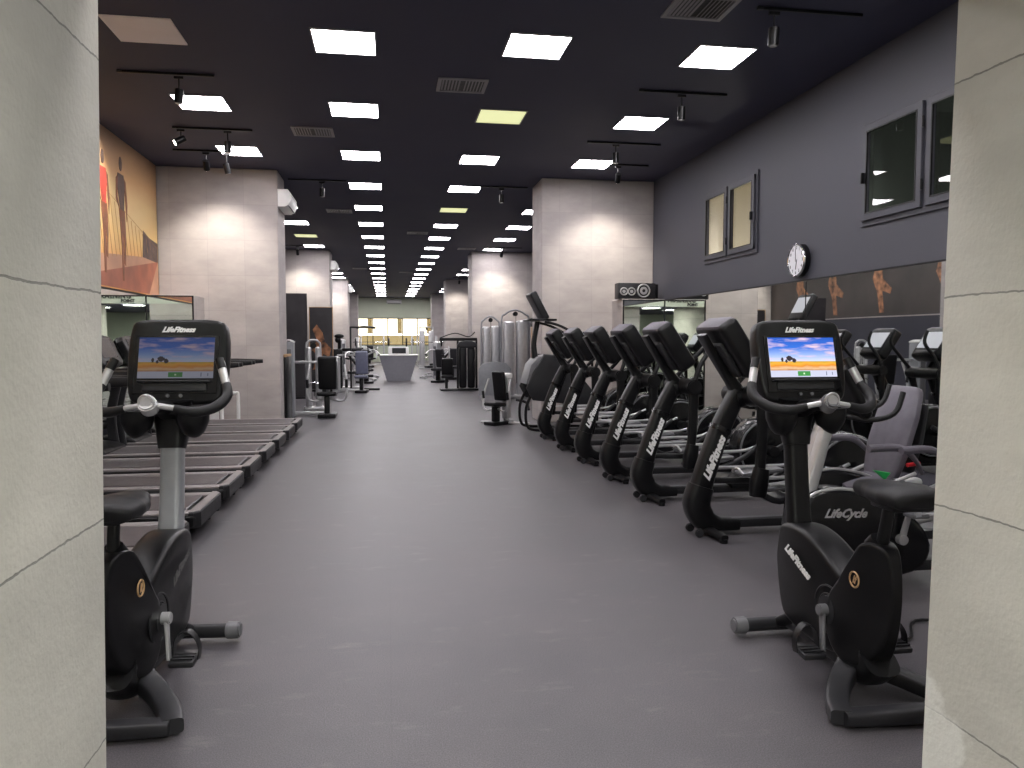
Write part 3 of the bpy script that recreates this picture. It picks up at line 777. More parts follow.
def runner(y, z, s, shirt, name):
    r = decal(name, [(y - .05 * s, z + 1.0 * s), (y + .1 * s, z + .98 * s), (y + .16 * s, z + 1.38 * s), (y + .12 * s, z + 1.5 * s), (y - .12 * s, z + 1.5 * s), (y - .17 * s, z + 1.4 * s)], shirt, .003)
    def sub(nm, pts, mat):
        o = P().prism(pts, X0 - .001, X0 + .006, 'x').obj(nm, mat, r); return o
    a = []
    for k in range(14):
        t = 2 * PI * k / 14; a.append((y + .06 * s * math.cos(t), z + (1.64 + .10 * math.sin(t)) * s))
    sub('printed_head', a, M['figd'])
    sub('printed_leg', [(y - .1 * s, z + 1.0 * s), (y + .04 * s, z + 1.0 * s), (y + .06 * s, z + .5 * s), (y + .05 * s, z), (y - .02 * s, z), (y - .03 * s, z + .5 * s)], M['figs'])
    sub('printed_leg', [(y, z + .98 * s), (y + .13 * s, z + 1.0 * s), (y + .16 * s, z + .6 * s), (y + .12 * s, z + .22 * s), (y + .07 * s, z + .25 * s), (y + .09 * s, z + .55 * s)], M['figs'])
    sub('printed_arm', [(y + .13 * s, z + 1.46 * s), (y + .2 * s, z + 1.42 * s), (y + .25 * s, z + 1.1 * s), (y + .21 * s, z + .86 * s), (y + .18 * s, z + 1.1 * s)], M['figs'])
    sub('printed_arm', [(y - .13 * s, z + 1.46 * s), (y - .2 * s, z + 1.42 * s), (y - .22 * s, z + 1.12 * s), (y - .08 * s, z + 1.0 * s), (y - .16 * s, z + 1.16 * s)], M['figs'])
runner(12.02, 2.36, 1.02, M['figd'], 'printed_runner')
runner(11.3, 2.42, .95, M['rung'], 'printed_runner')
runner(8.6, 2.30, .95, M['rung'], 'printed_runner')

dm = thing('wall_mural', 'dark brown wall mural with orange athletes seen in the right mirror', 'mural')
P().box((XL + .006, 20.2, 3.22), (.012, 10.9, 2.1)).obj('print', M['darkmural'], dm)
for (y, s) in ((17.0, 1), (19.5, 1.1), (21.8, .9), (23.6, 1)):
    q = P().prism([(y - .2, 2.25), (y, 2.25), (y + .12, 2.8), (y + .35, 3.2), (y + .2, 3.7), (y - .05, 3.75), (y - .1, 3.2), (y - .5, 2.9), (y - .45, 2.75), (y - .1, 2.85)], XL + .01, XL + .016, 'x')
    a = [(y + .1 + .1 * math.cos(2 * PI * k / 12), 3.9 + .13 * math.sin(2 * PI * k / 12)) for k in range(12)]
    q.prism(a, XL + .01, XL + .016, 'x'); q.obj('printed_athlete', M['skin'], dm)
P().box((XL + .012, 20.2, 2.14), (.02, 10.9, .03)).obj('pale_edge_strip', M['pillar'], dm)

# tall boards standing beyond the left pillar
t = thing('display_board', 'tall plain black board standing beyond the left pillar', 'board', (-2.36, 20.4, 0))
P().box((0, 0, 1.36), (.62, .06, 2.66), bev=.006, seg=1).obj('panel', M['poster'], t)
P().box((0, 0, .02), (.7, .34, .04), bev=.01).obj('base', M['black'], t)
P().box((.318, 0, 1.36), (.012, .064, 2.66)).obj('edge_trim', M['dark'], t)
t = thing('poster_stand', 'black poster board with an orange printed figure, right of the plain board', 'poster', (-1.92, 23.15, 0))
P().box((0, 0, 1.26), (.66, .05, 2.38), bev=.006, seg=1).obj('panel', M['poster'], t)
q = P().prism([(-.26, .62), (-.05, .7), (.05, 1.1), (.22, 1.0), (.28, 1.25), (.1, 1.45), (.04, 1.72), (-.12, 1.95), (-.24, 1.8), (-.12, 1.5), (-.26, 1.2), (-.12, 1.05)], -.031, -.024, 'y')
q.obj('printed_figure', M['skin'], t)
P().box((0, 0, .03), (.7, .3, .06), bev=.01).obj('base', M['black'], t)
f = P()
for s_ in (-1, 1): f.box((s_ * .33, 0, 1.26), (.02, .058, 2.4))
f.box((0, 0, 2.455), (.68, .058, .02)); f.obj('frame', M['tan'], t)

# ------------------------------------------------------------------ air conditioners
def split_ac(loc, rz, label):
    t = thing('air_conditioner', label, 'air conditioner', loc, rz, 'white split air conditioners')
    # local: mounted on plane y = 0, sticking out to -y, 0.9 wide along x
    prof = [(0, .0), (0, .30), (-.17, .30), (-.215, .24), (-.225, .14), (-.19, .05), (-.12, .0)]
    P().prism(prof, -.45, .45, 'x', bev=.012, seg=2).obj('casing', M['white'], t)
    P().box((0, -.172, .028), (.78, .075, .008), (.6, 0, 0), bev=.003, seg=1).obj('air_flap', M['mid'], t)
    P().box((0, -.222, .20), (.86, .004, .004), (0, 0, 0)).obj('seam', M['mid'], t)
    P().torus((.452, -.11, .16), .06, .008, 'x', 16, 6).obj('end_vent', M['mid'], t)
    return t
a = split_ac((-1.84, 14.24, 3.78), PI / 2, 'white split air conditioner on the side of the first left pillar')
a2 = dup(a, None, (-1.84, 26.3, 3.78), PI / 2, 'white split air conditioner on the side of the second left pillar')
a3 = dup(a, None, (-1.84, 38.1, 3.78), PI / 2, 'white split air conditioner on the side of the third left pillar')
a4 = dup(a, None, (.45, YE, 3.98), 0, 'white split air conditioner above the far window')
a4.scale = (1.15, 1, 1)

# ------------------------------------------------------------------ loudspeaker and clock
t = thing('loudspeaker', 'black horizontal loudspeaker on the low pier before the right pillar', 'loudspeaker', (4.34, 13.36, 2.222))
P().box((0, -.14, .14), (.68, .24, .28), bev=.012).obj('cabinet', M['dark'], t)
for (x, r) in ((-.24, .062), (-.10, .062)):
    dv = P().torus((x, -.262, .13), r, .012, 'y', 24, 6).cyl((x, -.258, .13), (x, -.266, .13), .03, seg=16).obj('tweeter', M['silver'], t)
dv = P().torus((.12, -.262, .145), .108, .014, 'y', 28, 6).cyl((.12, -.26, .145), (.12, -.27, .145), .07, seg=24).obj('woofer', M['silver'], t)
P().ball((.12, -.268, .145), (.03, .012, .03), 12).obj('dust_cap', M['black'], dv)
P().cyl((.12, -.257, .145), (.12, -.262, .145), .10, seg=24).obj('cone', M['black'], dv)
P().box((.375, -.12, .14), (.07, .16, .25), bev=.006).obj('side_box', M['black'], t)

t = thing('wall_clock', 'round white wall clock with a silver rim on the charcoal wall', 'clock', (XR, 8.52, 2.44))
P().cyl((0, 0, 0), (-.075, 0, 0), .195, seg=40, bev=.008).obj('case', M['black'], t)
P().torus((-.075, 0, 0), .187, .014, 'x', 40, 8).obj('rim', M['chrome'], t)
fc = P().cyl((-.074, 0, 0), (-.079, 0, 0), .178, seg=40).obj('dial', M['clockface'], t)
q = P()
for k in range(12):
    a_ = k * PI / 6; c = (-.0805, -math.sin(a_) * .145, math.cos(a_) * .145)
    q.text(str(12 if k == 0 else k), .05, basis(c, (0, -1, 0), (0, 0, 1)), 0, .001, .001)
q.obj('numeral', M['blacktxt'], fc)
P().box((-.083, -.012, -.05), (.003, .010, .12), (0.2, 0, 0)).obj('hour_hand', M['blacktxt'], fc)
P().box((-.085, .004, .06), (.003, .007, .15), (-.05, 0, 0)).obj('minute_hand', M['blacktxt'], fc)

# ------------------------------------------------------------------ upright bikes
LOGO = 'LifeFitness'
def upright_bike(loc, rz, label, mastmat, screenmat, grey_mast, cdx=0.0, sdy=0.0, sdz=0.0, sdx=0.0):
    """local: rider faces +y, mast foot at the origin"""
    t = thing('upright_bike', label, 'exercise bike', loc, rz, 'upright bikes')
    # housing: front shroud and rear shroud share one pod
    front = [(.075, .50), (.05, .575), (-.03, .605), (-.14, .61), (-.27, .585), (-.40, .53), (-.50, .47), (-.62, .36), (-.66, .25), (-.56, .15), (-.35, .11), (-.12, .12), (.0, .15), (.055, .26), (.085, .40)]
    def taper(p_, a, b, lo):
        # thickness shrinks from full at y = a to 'lo' at y = b
        for v in p_.bm.verts:
            u = min(1, max(0, (v.co.y - a) / (b - a))); u = u * u * (3 - 2 * u)
            v.co.x *= 1 - (1 - lo) * u
        return p_
    taper(taper(P().prism(front, -.085, .085, 'x', bev=.028, sub=3), -.15, .09, .86), -.42, -.66, .2).obj('front_shroud', M['black'], t)
    rear = [(-.49, .47), (-.56, .58), (-.61, .655), (-.68, .665), (-.74, .63), (-.765, .50), (-.755, .36), (-.71, .23), (-.63, .14), (-.54, .12), (-.45, .16), (-.40, .26), (-.42, .38)]
    taper(P().prism(rear, -.098, .098, 'x', bev=.022, sub=3), -.50, -.80, .22).obj('rear_shroud', M['black'], t)
    for s_ in (-1, 1):
        ring = P().torus((s_ * .086, -.42, .31), .105, .005, 'x', 40, 6).torus((s_ * .088, -.42, .31), .07, .004, 'x', 32, 6)
        ring.cyl((s_ * .07, -.42, .31), (s_ * .098, -.42, .31), .062, seg=32).obj('crank_cover', M['dark'], t)
    # lettering / emblem
    q = P().text(LOGO, .056, basis((-.0875, -.15, .45), (0, -.84, -.35), (0, -.35, .84)), .45, .0028, .002)
    q.obj('logo_lettering', M['whitetxt'], t)
    q = P().text(LOGO, .056, basis((.0875, -.14, .45), (0, .84, .35), (0, -.35, .84)), .35, .001, .002)
    q.obj('logo_lettering', M['greytxt'], t)
    for s_ in (-1, 1):
        P().torus((s_ * .084, -.60, .50), .032, .004, 'x', 24, 6).text('lf', .05, basis((s_ * .085, -.60, .50), (0, s_, 0), (0, 0, 1)), .3, .001, .002).obj('round_emblem', M['tan'], t)
    # rear base: curved D-shaped loop
    loop = [(-.28, -.86), (.28, -.86), (.285, -.81), (.20, -.66), (.09, -.50), (-.09, -.50), (-.20, -.66), (-.285, -.81)]
    pts = [(x, y, .045) for x, y in loop]
    pts = [(-.255, -.83, .04), (0, -.845, .04), (.255, -.83, .04), (.20, -.68, .05), (.085, -.52, .075), (0, -.49, .085), (-.085, -.52, .075), (-.20, -.68, .05)]
    b = P()
    b.sweep([(-.27, -.835, .04), (0, -.85, .04), (.27, -.835, .04)], [(.055, .078), (.065, .078), (.055, .078)], (0, 0, 1), power=4)
    for s_ in (-1, 1):
        b.sweep([(s_ * .275, -.84, .04), (s_ * .235, -.74, .045), (s_ * .15, -.62, .065), (s_ * .05, -.53, .10), (0, -.5, .13)], [(.06, .09), (.06, .09), (.065, .09), (.075, .10), (.09, .1)], (0, 0, 1), power=5)
    b.obj('rear_base', M['dark'], t)
    P().sweep([(0, -.66, .18), (0, -.60, .11), (0, -.52, .07)], [(.15, .16), (.13, .13), (.12, .08)], (1, 0, 0), power=3).obj('base_neck', M['black'], t)
    P().box((0, -.25, .085), (.09, .62, .05), bev=.012).obj('base_beam', M['dark'], t)
    # front stabiliser
    P().cyl((-.22, .10, .055), (.22, .10, .055), .035, seg=20, bev=.004).obj('front_stabiliser', M['dark'], t)
    for s_ in (-1, 1): P().cyl((s_ * .215, .10, .055), (s_ * .285, .10, .055), .043, .040, seg=20, bev=.008).obj('end_cap', M['mid'], t)
    P().sweep([(0, -.03, .13), (0, .05, .085), (0, .10, .06)], [(.10, .08), (.13, .07), (.15, .05)], (1, 0, 0), power=3).obj('front_neck', M['black'], t)
    # cranks and pedals
    for s_, dz in ((-1, -1), (1, -1)):
        hub = Vector((s_ * .115, -.42, .31)); end = hub + (Vector((s_ * .025, -.05 * (1 if s_ < 0 else 1), -.165)))
        c = P().cyl((s_ * .09, -.42, .31), (s_ * .135, -.42, .31), .026, seg=20, bev=.004)
        c.sweep([hub, (hub + end) / 2, end], [(.018, .042), (.016, .032), (.018, .034)], (1, 0, 0), seg=14)
        c.obj('crank', M['silver'] if s_ > 0 else M['mid'], t)
        pd = P().box((end.x + s_ * .065, end.y, end.z + .005), (.105, .115, .028), (.12, 0, 0), bev=.010)
        for k in range(4): pd.box((end.x + s_ * .065, end.y - .04 + k * .027, end.z + .02), (.09, .008, .006), (.12, 0, 0))
        po = pd.obj('pedal', M['dark'], t)
        ex = end.x + s_ * .065
        P().sweep([(ex - s_ * .05, end.y + .02, end.z + .01), (ex - s_ * .045, end.y + .035, end.z + .085), (ex + s_ * .01, end.y + .03, end.z + .115), (ex + s_ * .055, end.y + .02, end.z + .06), (ex + s_ * .055, end.y + .01, end.z)], [(.045, .005)], (0, 1, 0), seg=10, power=4).obj('strap', M['black'], po)
    # mast
    P().sweep([(0, -.02, .53), (0, .02, .80), (0, .05, 1.10)], [(.115, .10), (.105, .09), (.105, .09)], (1, 0, 0), power=3.2, seg=24).obj('mast', mastmat, t)
    zt = .98
    P().sweep([(0, .03, zt - (0 if not grey_mast else .0)), (0, .05, 1.10), (0, .03, 1.22)], [(.12, .10), (.16, .12), (.22, .14)], (1, 0, 0), power=3, seg=24).obj('mast_collar', M['black'], t)
    # console tray with two bowls
    P().sweep([(-.17, -.03, 1.165), (0, -.02, 1.165), (.17, -.03, 1.165)], [(.10, .035), (.12, .05), (.10, .035)], (0, 1, 0), power=2.6).obj('tray', M['black'], t)
    for s_ in (-1, 1):
        P().sweep([(s_ * .125, -.05, 1.17), (s_ * .125, -.05, 1.12), (s_ * .12, -.045, 1.075), (s_ * .115, -.04, 1.06)], [(.15, .15), (.145, .145), (.11, .11), (.06, .06)], (1, 0, 0), power=2.1, seg=24).obj('cup_holder', M['black'], t)
    # console: rounded slab leaning back, facing the rider (-y)
    cm = TM((cdx, .09, 1.39), R(-14), 0, 0)
    w, hh = .232, .205
    out = [(-w + .06, -hh), (0, -hh - .004), (w - .06, -hh), (w - .012, -hh + .05), (w, 0), (w - .008, hh - .05), (w - .05, hh), (0, hh + .006), (-w + .05, hh), (-w + .008, hh - .05), (-w, 0), (-w + .012, -hh + .05)]
    c = P().prism(out, -.035, .055, 'y', bev=.018, sub=3).obj('console', M['black'], t, mx=cm)
    P().prism([(-.195, -.16), (.195, -.16), (.195, .125), (-.195, .125)], -.041, -.030, 'y', bev=.003).obj('bezel', M['gloss'], c, mx=cm)
    vs = [cm @ Vector(v) for v in ((-.176, -.043, -.085), (.176, -.043, -.085), (.176, -.043, .115), (-.176, -.043, .115))]
    uvquad('screen', vs, screenmat, c)
    P().text(LOGO, .036, cm @ basis((0.0, -.0375, .155), (1, 0, 0), (0, 0, 1)), .45, .0016, .002).obj('logo_lettering', M['whitetxt'], c)
    P().box((0, -.045, -.128), (.30, .016, .045), bev=.006).obj('control_strip', M['dark'], c, mx=cm)
    for s_ in (-1, 1): P().cyl((s_ * .03, -.046, -.17), (s_ * .03, -.036, -.17), .008, seg=10).obj('button', M['mid'], c, mx=cm)
    P().box((0, -.052, -.103), (.34, .028, .010), bev=.003).obj('reading_ledge', M['dark'], c, mx=cm)
    # handlebars
    hz = 1.20; hy = -.24
    for s_ in (-1, 1):
        P().tube([(s_ * .03, hy, hz + .01), (s_ * .075, hy, hz + .002), (s_ * .12, hy + .005, hz - .006)], .013, 10).obj('grip_sensor', M['silver'], t)
        P().tube([(s_ * .105, hy + .004, hz - .004), (s_ * .19, hy + .02, hz - .022), (s_ * .265, hy + .07, hz - .005), (s_ * .298, hy + .14, hz + .04), (s_ * .282, hy + .19, hz + .09)], [.017, .024, .025, .024, .022], 14).obj('handlebar', M['soft'], t)
        P().tube([(s_ * .284, hy + .185, hz + .085), (s_ * .256, hy + .220, hz + .165)], .0195, 12, 2).obj('grip_sensor', M['silver'], t)
        P().tube([(s_ * .257, hy + .219, hz + .162), (s_ * .238, hy + .238, hz + .21)], [.022, .020], 12, 2).obj('grip_tip', M['black'], t)
    hb = P().cyl((0, hy - .032, hz + .025), (0, hy + .02, hz - .01), .040, seg=28, bev=.008).obj('handlebar_hub', M['silver' if grey_mast else 'mid'], t)
    P().torus((0, hy - .034, hz + .0255), .032, .006, 'y', 24, 6).cyl((0, hy - .034, hz + .026), (0, hy - .039, hz + .027), .024, seg=20).obj('hub_badge', M['silver'], hb)
    P().sweep([(0, hy + .02, hz - .005), (0, hy + .13, hz - .01), (0, .0, hz - .04)], [(.06, .05), (.07, .06), (.10, .08)], (1, 0, 0)).obj('handlebar_stem', M['black'], t)
    # seat
    P().sweep([(0, -.64, .60), (0, -.69 + sdy * .5, .76 + sdz), (0, -.72 + sdy, .86 + sdz)], [(.05, .05), (.045, .045), (.045, .045)], (1, 0, 0), power=2.4, seg=16).obj('seat_post', M['black'], t)
    P().sweep([(0, -.62, .64), (0, -.645, .68)], [(.09, .09), (.07, .07)], (1, 0, 0), smooth=1).obj('post_collar', M['black'], t)
    P().sweep([(sdx, y_ + sdy, z_ + sdz) for y_, z_ in ((-.92, .885), (-.90, .89), (-.82, .895), (-.72, .89), (-.62, .885), (-.53, .875), (-.50, .865))], [(.12, .04), (.22, .085), (.255, .10), (.22, .095), (.13, .085), (.075, .07), (.04, .04)], (1, 0, 0), power=2.3, seg=28, smooth=5).obj('saddle', M['soft'], t)
    P().box((0, -.74 + sdy, .842 + sdz), (.10, .16, .03), bev=.01).obj('saddle_clamp', M['black'], t)
    return t
upright_bike((2.0, 3.50, 0), 0, 'upright exercise bike in right foreground with all-black mast and bright landscape screen', M['black'], M['screenR'], False, .035, .02, -.005)
upright_bike((-1.03, 3.86, 0), R(-4.5), 'upright exercise bike in left foreground with silver-grey mast and dim landscape screen', M['grey'], M['screenL'], True, .022, .10, -.045, .03)
# power cord on the floor behind the right bike
o = P().tube([(2.12, 3.42, .03), (2.35, 3.46, .012), (2.55, 3.40, .012), (2.75, 3.62, .012), (3.0, 3.58, .012), (3.3, 3.75, .012)], .008, 8).obj('power_cord', M['black'])
tag(o, 'black power cord on the floor beside the right foreground bike', 'cord')

# ------------------------------------------------------------------ treadmills (rider faces -x, rear end at the origin)
def treadmill(loc, label):
    t = thing('treadmill', label, 'treadmill', loc, 0, 'treadmills facing the left mirror')
    w = .42
    o = [(0.0, -w + .07), (-.035, -w), (-2.05, -w), (-2.12, -w + .1), (-2.12, w - .1), (-2.05, w), (-.035, w), (0, w - .07)]
    P().prism(o, .11, .20, 'z', bev=.02).obj('deck', M['black'], t)
    P().box((-.98, 0, .212), (1.72, .54, .022), bev=.008, seg=1).obj('running_belt', M['belt'], t)
    for s_ in (-1, 1):
        r = P().prism([(-.03, s_ * .29), (-.05, s_ * .405), (-1.82, s_ * .405), (-1.82, s_ * .29)], .198, .222, 'z', bev=.008).obj('side_rail', M['railp'], t)
        P().text(LOGO, .05, basis((-.62, s_ * .35, .2235), (1, 0, 0), (0, 1, 0)), .3, .001, .001).obj('logo_lettering', M['silver'], r)
    P().prism([(.008, -w + .07), (-.035, -w + .01), (-.07, -w + .01), (-.07, w - .01), (-.035, w - .01), (.008, w - .07)], .10, .224, 'z', bev=.014).obj('rear_cap', M['soft'], t)
    P().prism([(-.004, -w + .075), (-.04, -w + .022), (-.07, -w + .022), (-.07, w - .022), (-.04, w - .022), (-.004, w - .075)], .222, .228, 'z').obj('rear_trim', M['railp'], t)
    for s_ in (-1, 1):
        P().cyl((-.12, s_ * .36, 0), (-.12, s_ * .36, .12), .04, .03, seg=14).obj('foot', M['black'], t)
        P().cyl((-1.95, s_ * .36, 0), (-1.95, s_ * .36, .12), .04, .03, seg=14).obj('foot', M['black'], t)
    P().prism([(-1.72, .21), (-1.78, .27), (-2.0, .31), (-2.18, .29), (-2.22, .2), (-2.2, .08), (-1.8, .1)], -.36, .36, 'y', bev=.03, sub=3).obj('motor_cover', M['black'], t)
    for s_ in (-1, 1):
        P().sweep([(-1.86, s_ * .40, .12), (-1.90, s_ * .40, .6), (-1.80, s_ * .395, 1.05), (-1.76, s_ * .39, 1.16)], [(.05, .13), (.045, .11), (.05, .10), (.05, .10)], (0, 1, 0), power=3.5, seg=16).obj('upright', M['dark'], t)
        P().sweep([(-1.80, s_ * .385, 1.08), (-1.45, s_ * .385, 1.135), (-1.0, s_ * .38, 1.15), (-.60, s_ * .375, 1.16)], [(.07, .14), (.065, .12), (.065, .11), (.06, .06)], (0, 1, 0), power=2.8, seg=16).obj('handrail', M['soft'], t)
    P().sweep([(-1.76, -.40, 1.12), (-1.74, 0, 1.10), (-1.76, .40, 1.12)], [(.16, .12), (.22, .14), (.16, .12)], (1, 0, 0), power=3).obj('crossbar', M['black'], t)
    cm = TM((-1.82, 0, 1.34), 0, R(-24), 0)
    c = P().prism([(-.30, -.16), (.30, -.16), (.335, 0), (.30, .20), (-.30, .20), (-.335, 0)], -.045, .045, 'x', bev=.018, sub=3).obj('console', M['black'], t, mx=cm)
    P().box((.048, 0, .05), (.008, .46, .24), bev=.003, seg=1).obj('screen', M['screenOff'], c, mx=cm)
    P().box((.055, 0, -.12), (.03, .40, .04), bev=.008).obj('control_strip', M['dark'], c, mx=cm)
    P().cyl((-1.56, 0, 1.125), (-1.53, 0, 1.14), .03, seg=14).obj('stop_button', M['red'], t)
    return t
TY = [12.58, 11.56, 10.54, 9.50, 8.45, 7.40, 6.35, 5.30, 4.25]
TL = ['treadmill farthest from the camera, beside the left pillar', 'second treadmill from the left pillar', 'third treadmill from the left pillar', 'fourth treadmill from the left pillar', 'middle treadmill of the nine in the left row',
      'fourth treadmill from the near end of the left row', 'third treadmill from the near end of the left row', 'second treadmill from the near end, just beyond the left upright bike', 'nearest treadmill of the left row, mostly hidden by the left upright bike']
tm = treadmill((-1.40, TY[0], 0), TL[0])
for y, l in list(zip(TY, TL))[1:]: dup(tm, None, (-1.40, y, 0), 0, l)

# ------------------------------------------------------------------ cross trainers (front toward the aisle, rider faces -x)
def cross_trainer(loc, label):
    t = thing('cross_trainer', label, 'elliptical trainer', loc, 0, 'black cross trainers in a row')
    # base boot and post
    P().sweep([(.42, 0, .075), (.26, 0, .085), (.14, 0, .13), (.085, 0, .24), (.12, 0, .38)], [(.13, .09), (.15, .11), (.17, .19), (.18, .20), (.17, .185)], (0, 1, 0), power=3.4, seg=24).obj('front_boot', M['black'], t)
    P().sweep([(.115, 0, .36), (.19, 0, .60), (.29, 0, .86), (.41, 0, 1.10)], [(.14, .165), (.135, .155), (.13, .145), (.13, .13)], (0, 1, 0), power=3.4, seg=24).obj('post', M['black'], t)
    P().sweep([(.262, 0, .80), (.278, 0, .835)], [(.142, .158), (.142, .158)], (0, 1, 0), power=3.4, smooth=1, seg=24).obj('post_ring', M['gloss'], t)
    d = Vector((.33 - .16, 0, .88 - .42)).normalized(); nrm = Vector((d.z, 0, -d.x))
    P().text(LOGO, .082, basis((.195, -.0725, .60), (.37, 0, .93), (-.93, 0, .37)), .45, .0045, .002).obj('logo_lettering', M['whitetxt'], t)
    P().text(LOGO, .082, basis((.195, .0725, .60), (-.37, 0, -.93), (-.93, 0, .37)), .45, .0045, .002).obj('logo_lettering', M['whitetxt'], t)
    # console mast leaning to the aisle, console slab facing the rider
    P().sweep([(.44, 0, 1.06), (.34, 0, 1.20), (.20, 0, 1.40), (.11, 0, 1.54)], [(.11, .12), (.09, .085), (.12, .06), (.16, .04)], (0, 1, 0), power=3.4, seg=20).obj('console_mast', M['black'], t)
    cm = TM((.335, 0, 1.44), 0, R(56), 0)
    # local in cm: x along slab downwards? slab long axis = x, normal = z
    c = P().box((0, 0, 0), (.47, .50, .16), bev=.04, seg=3).obj('console', M['black'], t, mx=cm)
    P().box((-.215, 0, .0), (.05, .42, .145), bev=.02, seg=2).obj('console_top_sheen', M['seat'], c, mx=cm)  # lighter top face, its purplish reflection put into the colour
    P().box((-.02, 0, .082), (.25, .40, .006)).obj('screen', M['screenG'], c, mx=cm)
    P().box((.17, 0, .082), (.06, .38, .02), bev=.006).obj('control_strip', M['dark'], c, mx=cm)
    P().box((.05, 0, -.09), (.30, .30, .05), bev=.02).obj('console_back', M['dark'], c, mx=cm)
    # pivot shaft and swinging arms
    P().cyl((.48, -.31, 1.07), (.48, .31, 1.07), .072, seg=24, bev=.012).obj('pivot_shaft', M['black'], t)
    P().sweep([(.38, 0, 1.04), (.50, 0, 1.07)], [(.16, .14), (.18, .13)], (0, 1, 0), smooth=2).obj('pivot_housing', M['black'], t)
    for s_, ph in ((-1, 1), (1, -1)):
        y = s_ * .27
        lo = (.36 + .10 * ph, y, .46); 
        a = P().sweep([(.48, y, 1.07), (.44 + .04 * ph, y, .80), lo], [(.05, .105), (.045, .085), (.05, .08)], (0, 1, 0), power=2.6, seg=14)
        a.obj('lower_arm', M['black'], t)
        P().sweep([(lo[0] + .02, y, lo[2] + .09), (lo[0], y, lo[2] - .02), (lo[0] - .01, y, lo[2] - .12)], [(.085, .11), (.10, .135), (.09, .12)], (0, 1, 0), power=3, seg=18).obj('arm_sleeve', M['black'], t)
        P().tube([(.48, y, 1.10), (.60 - .05 * ph, y - s_ * .01, 1.28), (.74 - .07 * ph, y - s_ * .04, 1.46), (.70 - .07 * ph, y - s_ * .05, 1.62)], [.024, .022, .022, .02], 12).obj('hand_grip', M['soft'], t)
        # foot link from sleeve to the rear disc crank
        cr = (1.28 + .15 * -ph, y, .46 + .08 * ph)
        P().sweep([(lo[0], y, lo[2] - .09), (.62, y, .30 if ph > 0 else .36), (.84, y, .36), (1.0, y, .44), cr], [(.05, .05), (.05, .05), (.05, .045), (.045, .04), (.04, .04)], (0, 1, 0), power=3, seg=14).obj('foot_link', M['dark'], t)
        P().tube([(lo[0] + .03, y - .02 * s_, .47), (.72, y - .02 * s_, .475), (1.0, y - .02 * s_, .485), (1.2, y - .02 * s_, .56)], .014, 8).obj('link_rod', M['silver'], t)
        fp = P().box((.70, y - s_ * .06, .405 if ph > 0 else .44), (.36, .16, .035), (0, R(-6), 0), bev=.014)
        fo = fp.obj('foot_plate', M['mid'], t)
        P().tube([(.53, y + .08 * -s_ - s_ * .06, .43), (.52, y - s_ * .06, .47), (.53, y - s_ * .06 + .07 * s_, .43), (.86, y - s_ * .06 + .08 * s_, .43)], .010, 8).obj('plate_rim', M['silver'], fo)
    # rear flywheel housing
    cx, cz = 1.30, .46
    disc = [(cx + .31 * math.cos(k * PI / 16), cz + .31 * math.sin(k * PI / 16)) for k in range(32)]
    P().prism(disc, -.11, .11, 'y', bev=.03).obj('flywheel_housing', M['gloss'], t)
    for s_ in (-1, 1):
        P().torus((cx, s_ * .112, cz), .28, .010, 'y', 40, 8).obj('housing_rim', M['mid'], t)
        P().cyl((cx, s_ * .10, cz), (cx, s_ * .24, cz), .05, seg=18).obj('crank_hub', M['black'], t)
        e = P().sweep([(cx, s_ * .22, cz), (cx - s_ * .12, s_ * .22, cz + s_ * -.07)], [(.03, .06), (.03, .05)], (0, 1, 0), smooth=2).obj('crank', M['dark'], t)
    P().prism([(.95, .10), (1.60, .10), (1.62, .2), (1.5, .32), (1.1, .30), (1.0, .2)], -.09, .09, 'y', bev=.02, sub=2).obj('rear_cover', M['black'], t)
    # floor frame
    P().box((.88, 0, .085), (1.35, .10, .065), bev=.012).obj('base_beam', M['dark'], t)
    P().box((.88, 0, .121), (1.30, .06, .008), bev=.002, seg=1).obj('beam_strip', M['mid'], t)
    for x in (.16, 1.55):
        P().sweep([(x + .03, -.29, .04), (x, 0, .05), (x + .03, .29, .04)], [(.045, .06), (.05, .09), (.045, .06)], (0, 0, 1), power=3).obj('stabiliser', M['black'], t)
        for s_ in (-1, 1): P().cyl((x + .03, s_ * .27, 0), (x + .03, s_ * .27, .03), .03, seg=14).obj('foot', M['black'], t)
    for s_ in (-1, 1): P().cyl((.075, s_ * .08, .036), (.075, s_ * .11, .036), .034, seg=18, bev=.006).obj('transport_wheel', M['dark'], t)
    return t
EY = [5.57, 6.88, 7.95, 9.10, 10.25, 11.45]
EL = ['black cross trainer nearest the camera in the right row', 'black cross trainer, second from the near end of the right row', 'black cross trainer, third from the near end of the right row',
      'black cross trainer, fourth from the near end of the right row', 'black cross trainer, fifth from the near end of the right row', 'black cross trainer at the far end of the row, next to the step machine']
ct = cross_trainer((2.25, EY[0], 0), EL[0])
for y, l in list(zip(EY, EL))[1:]: dup(ct, None, (2.25, y, 0), 0, l)

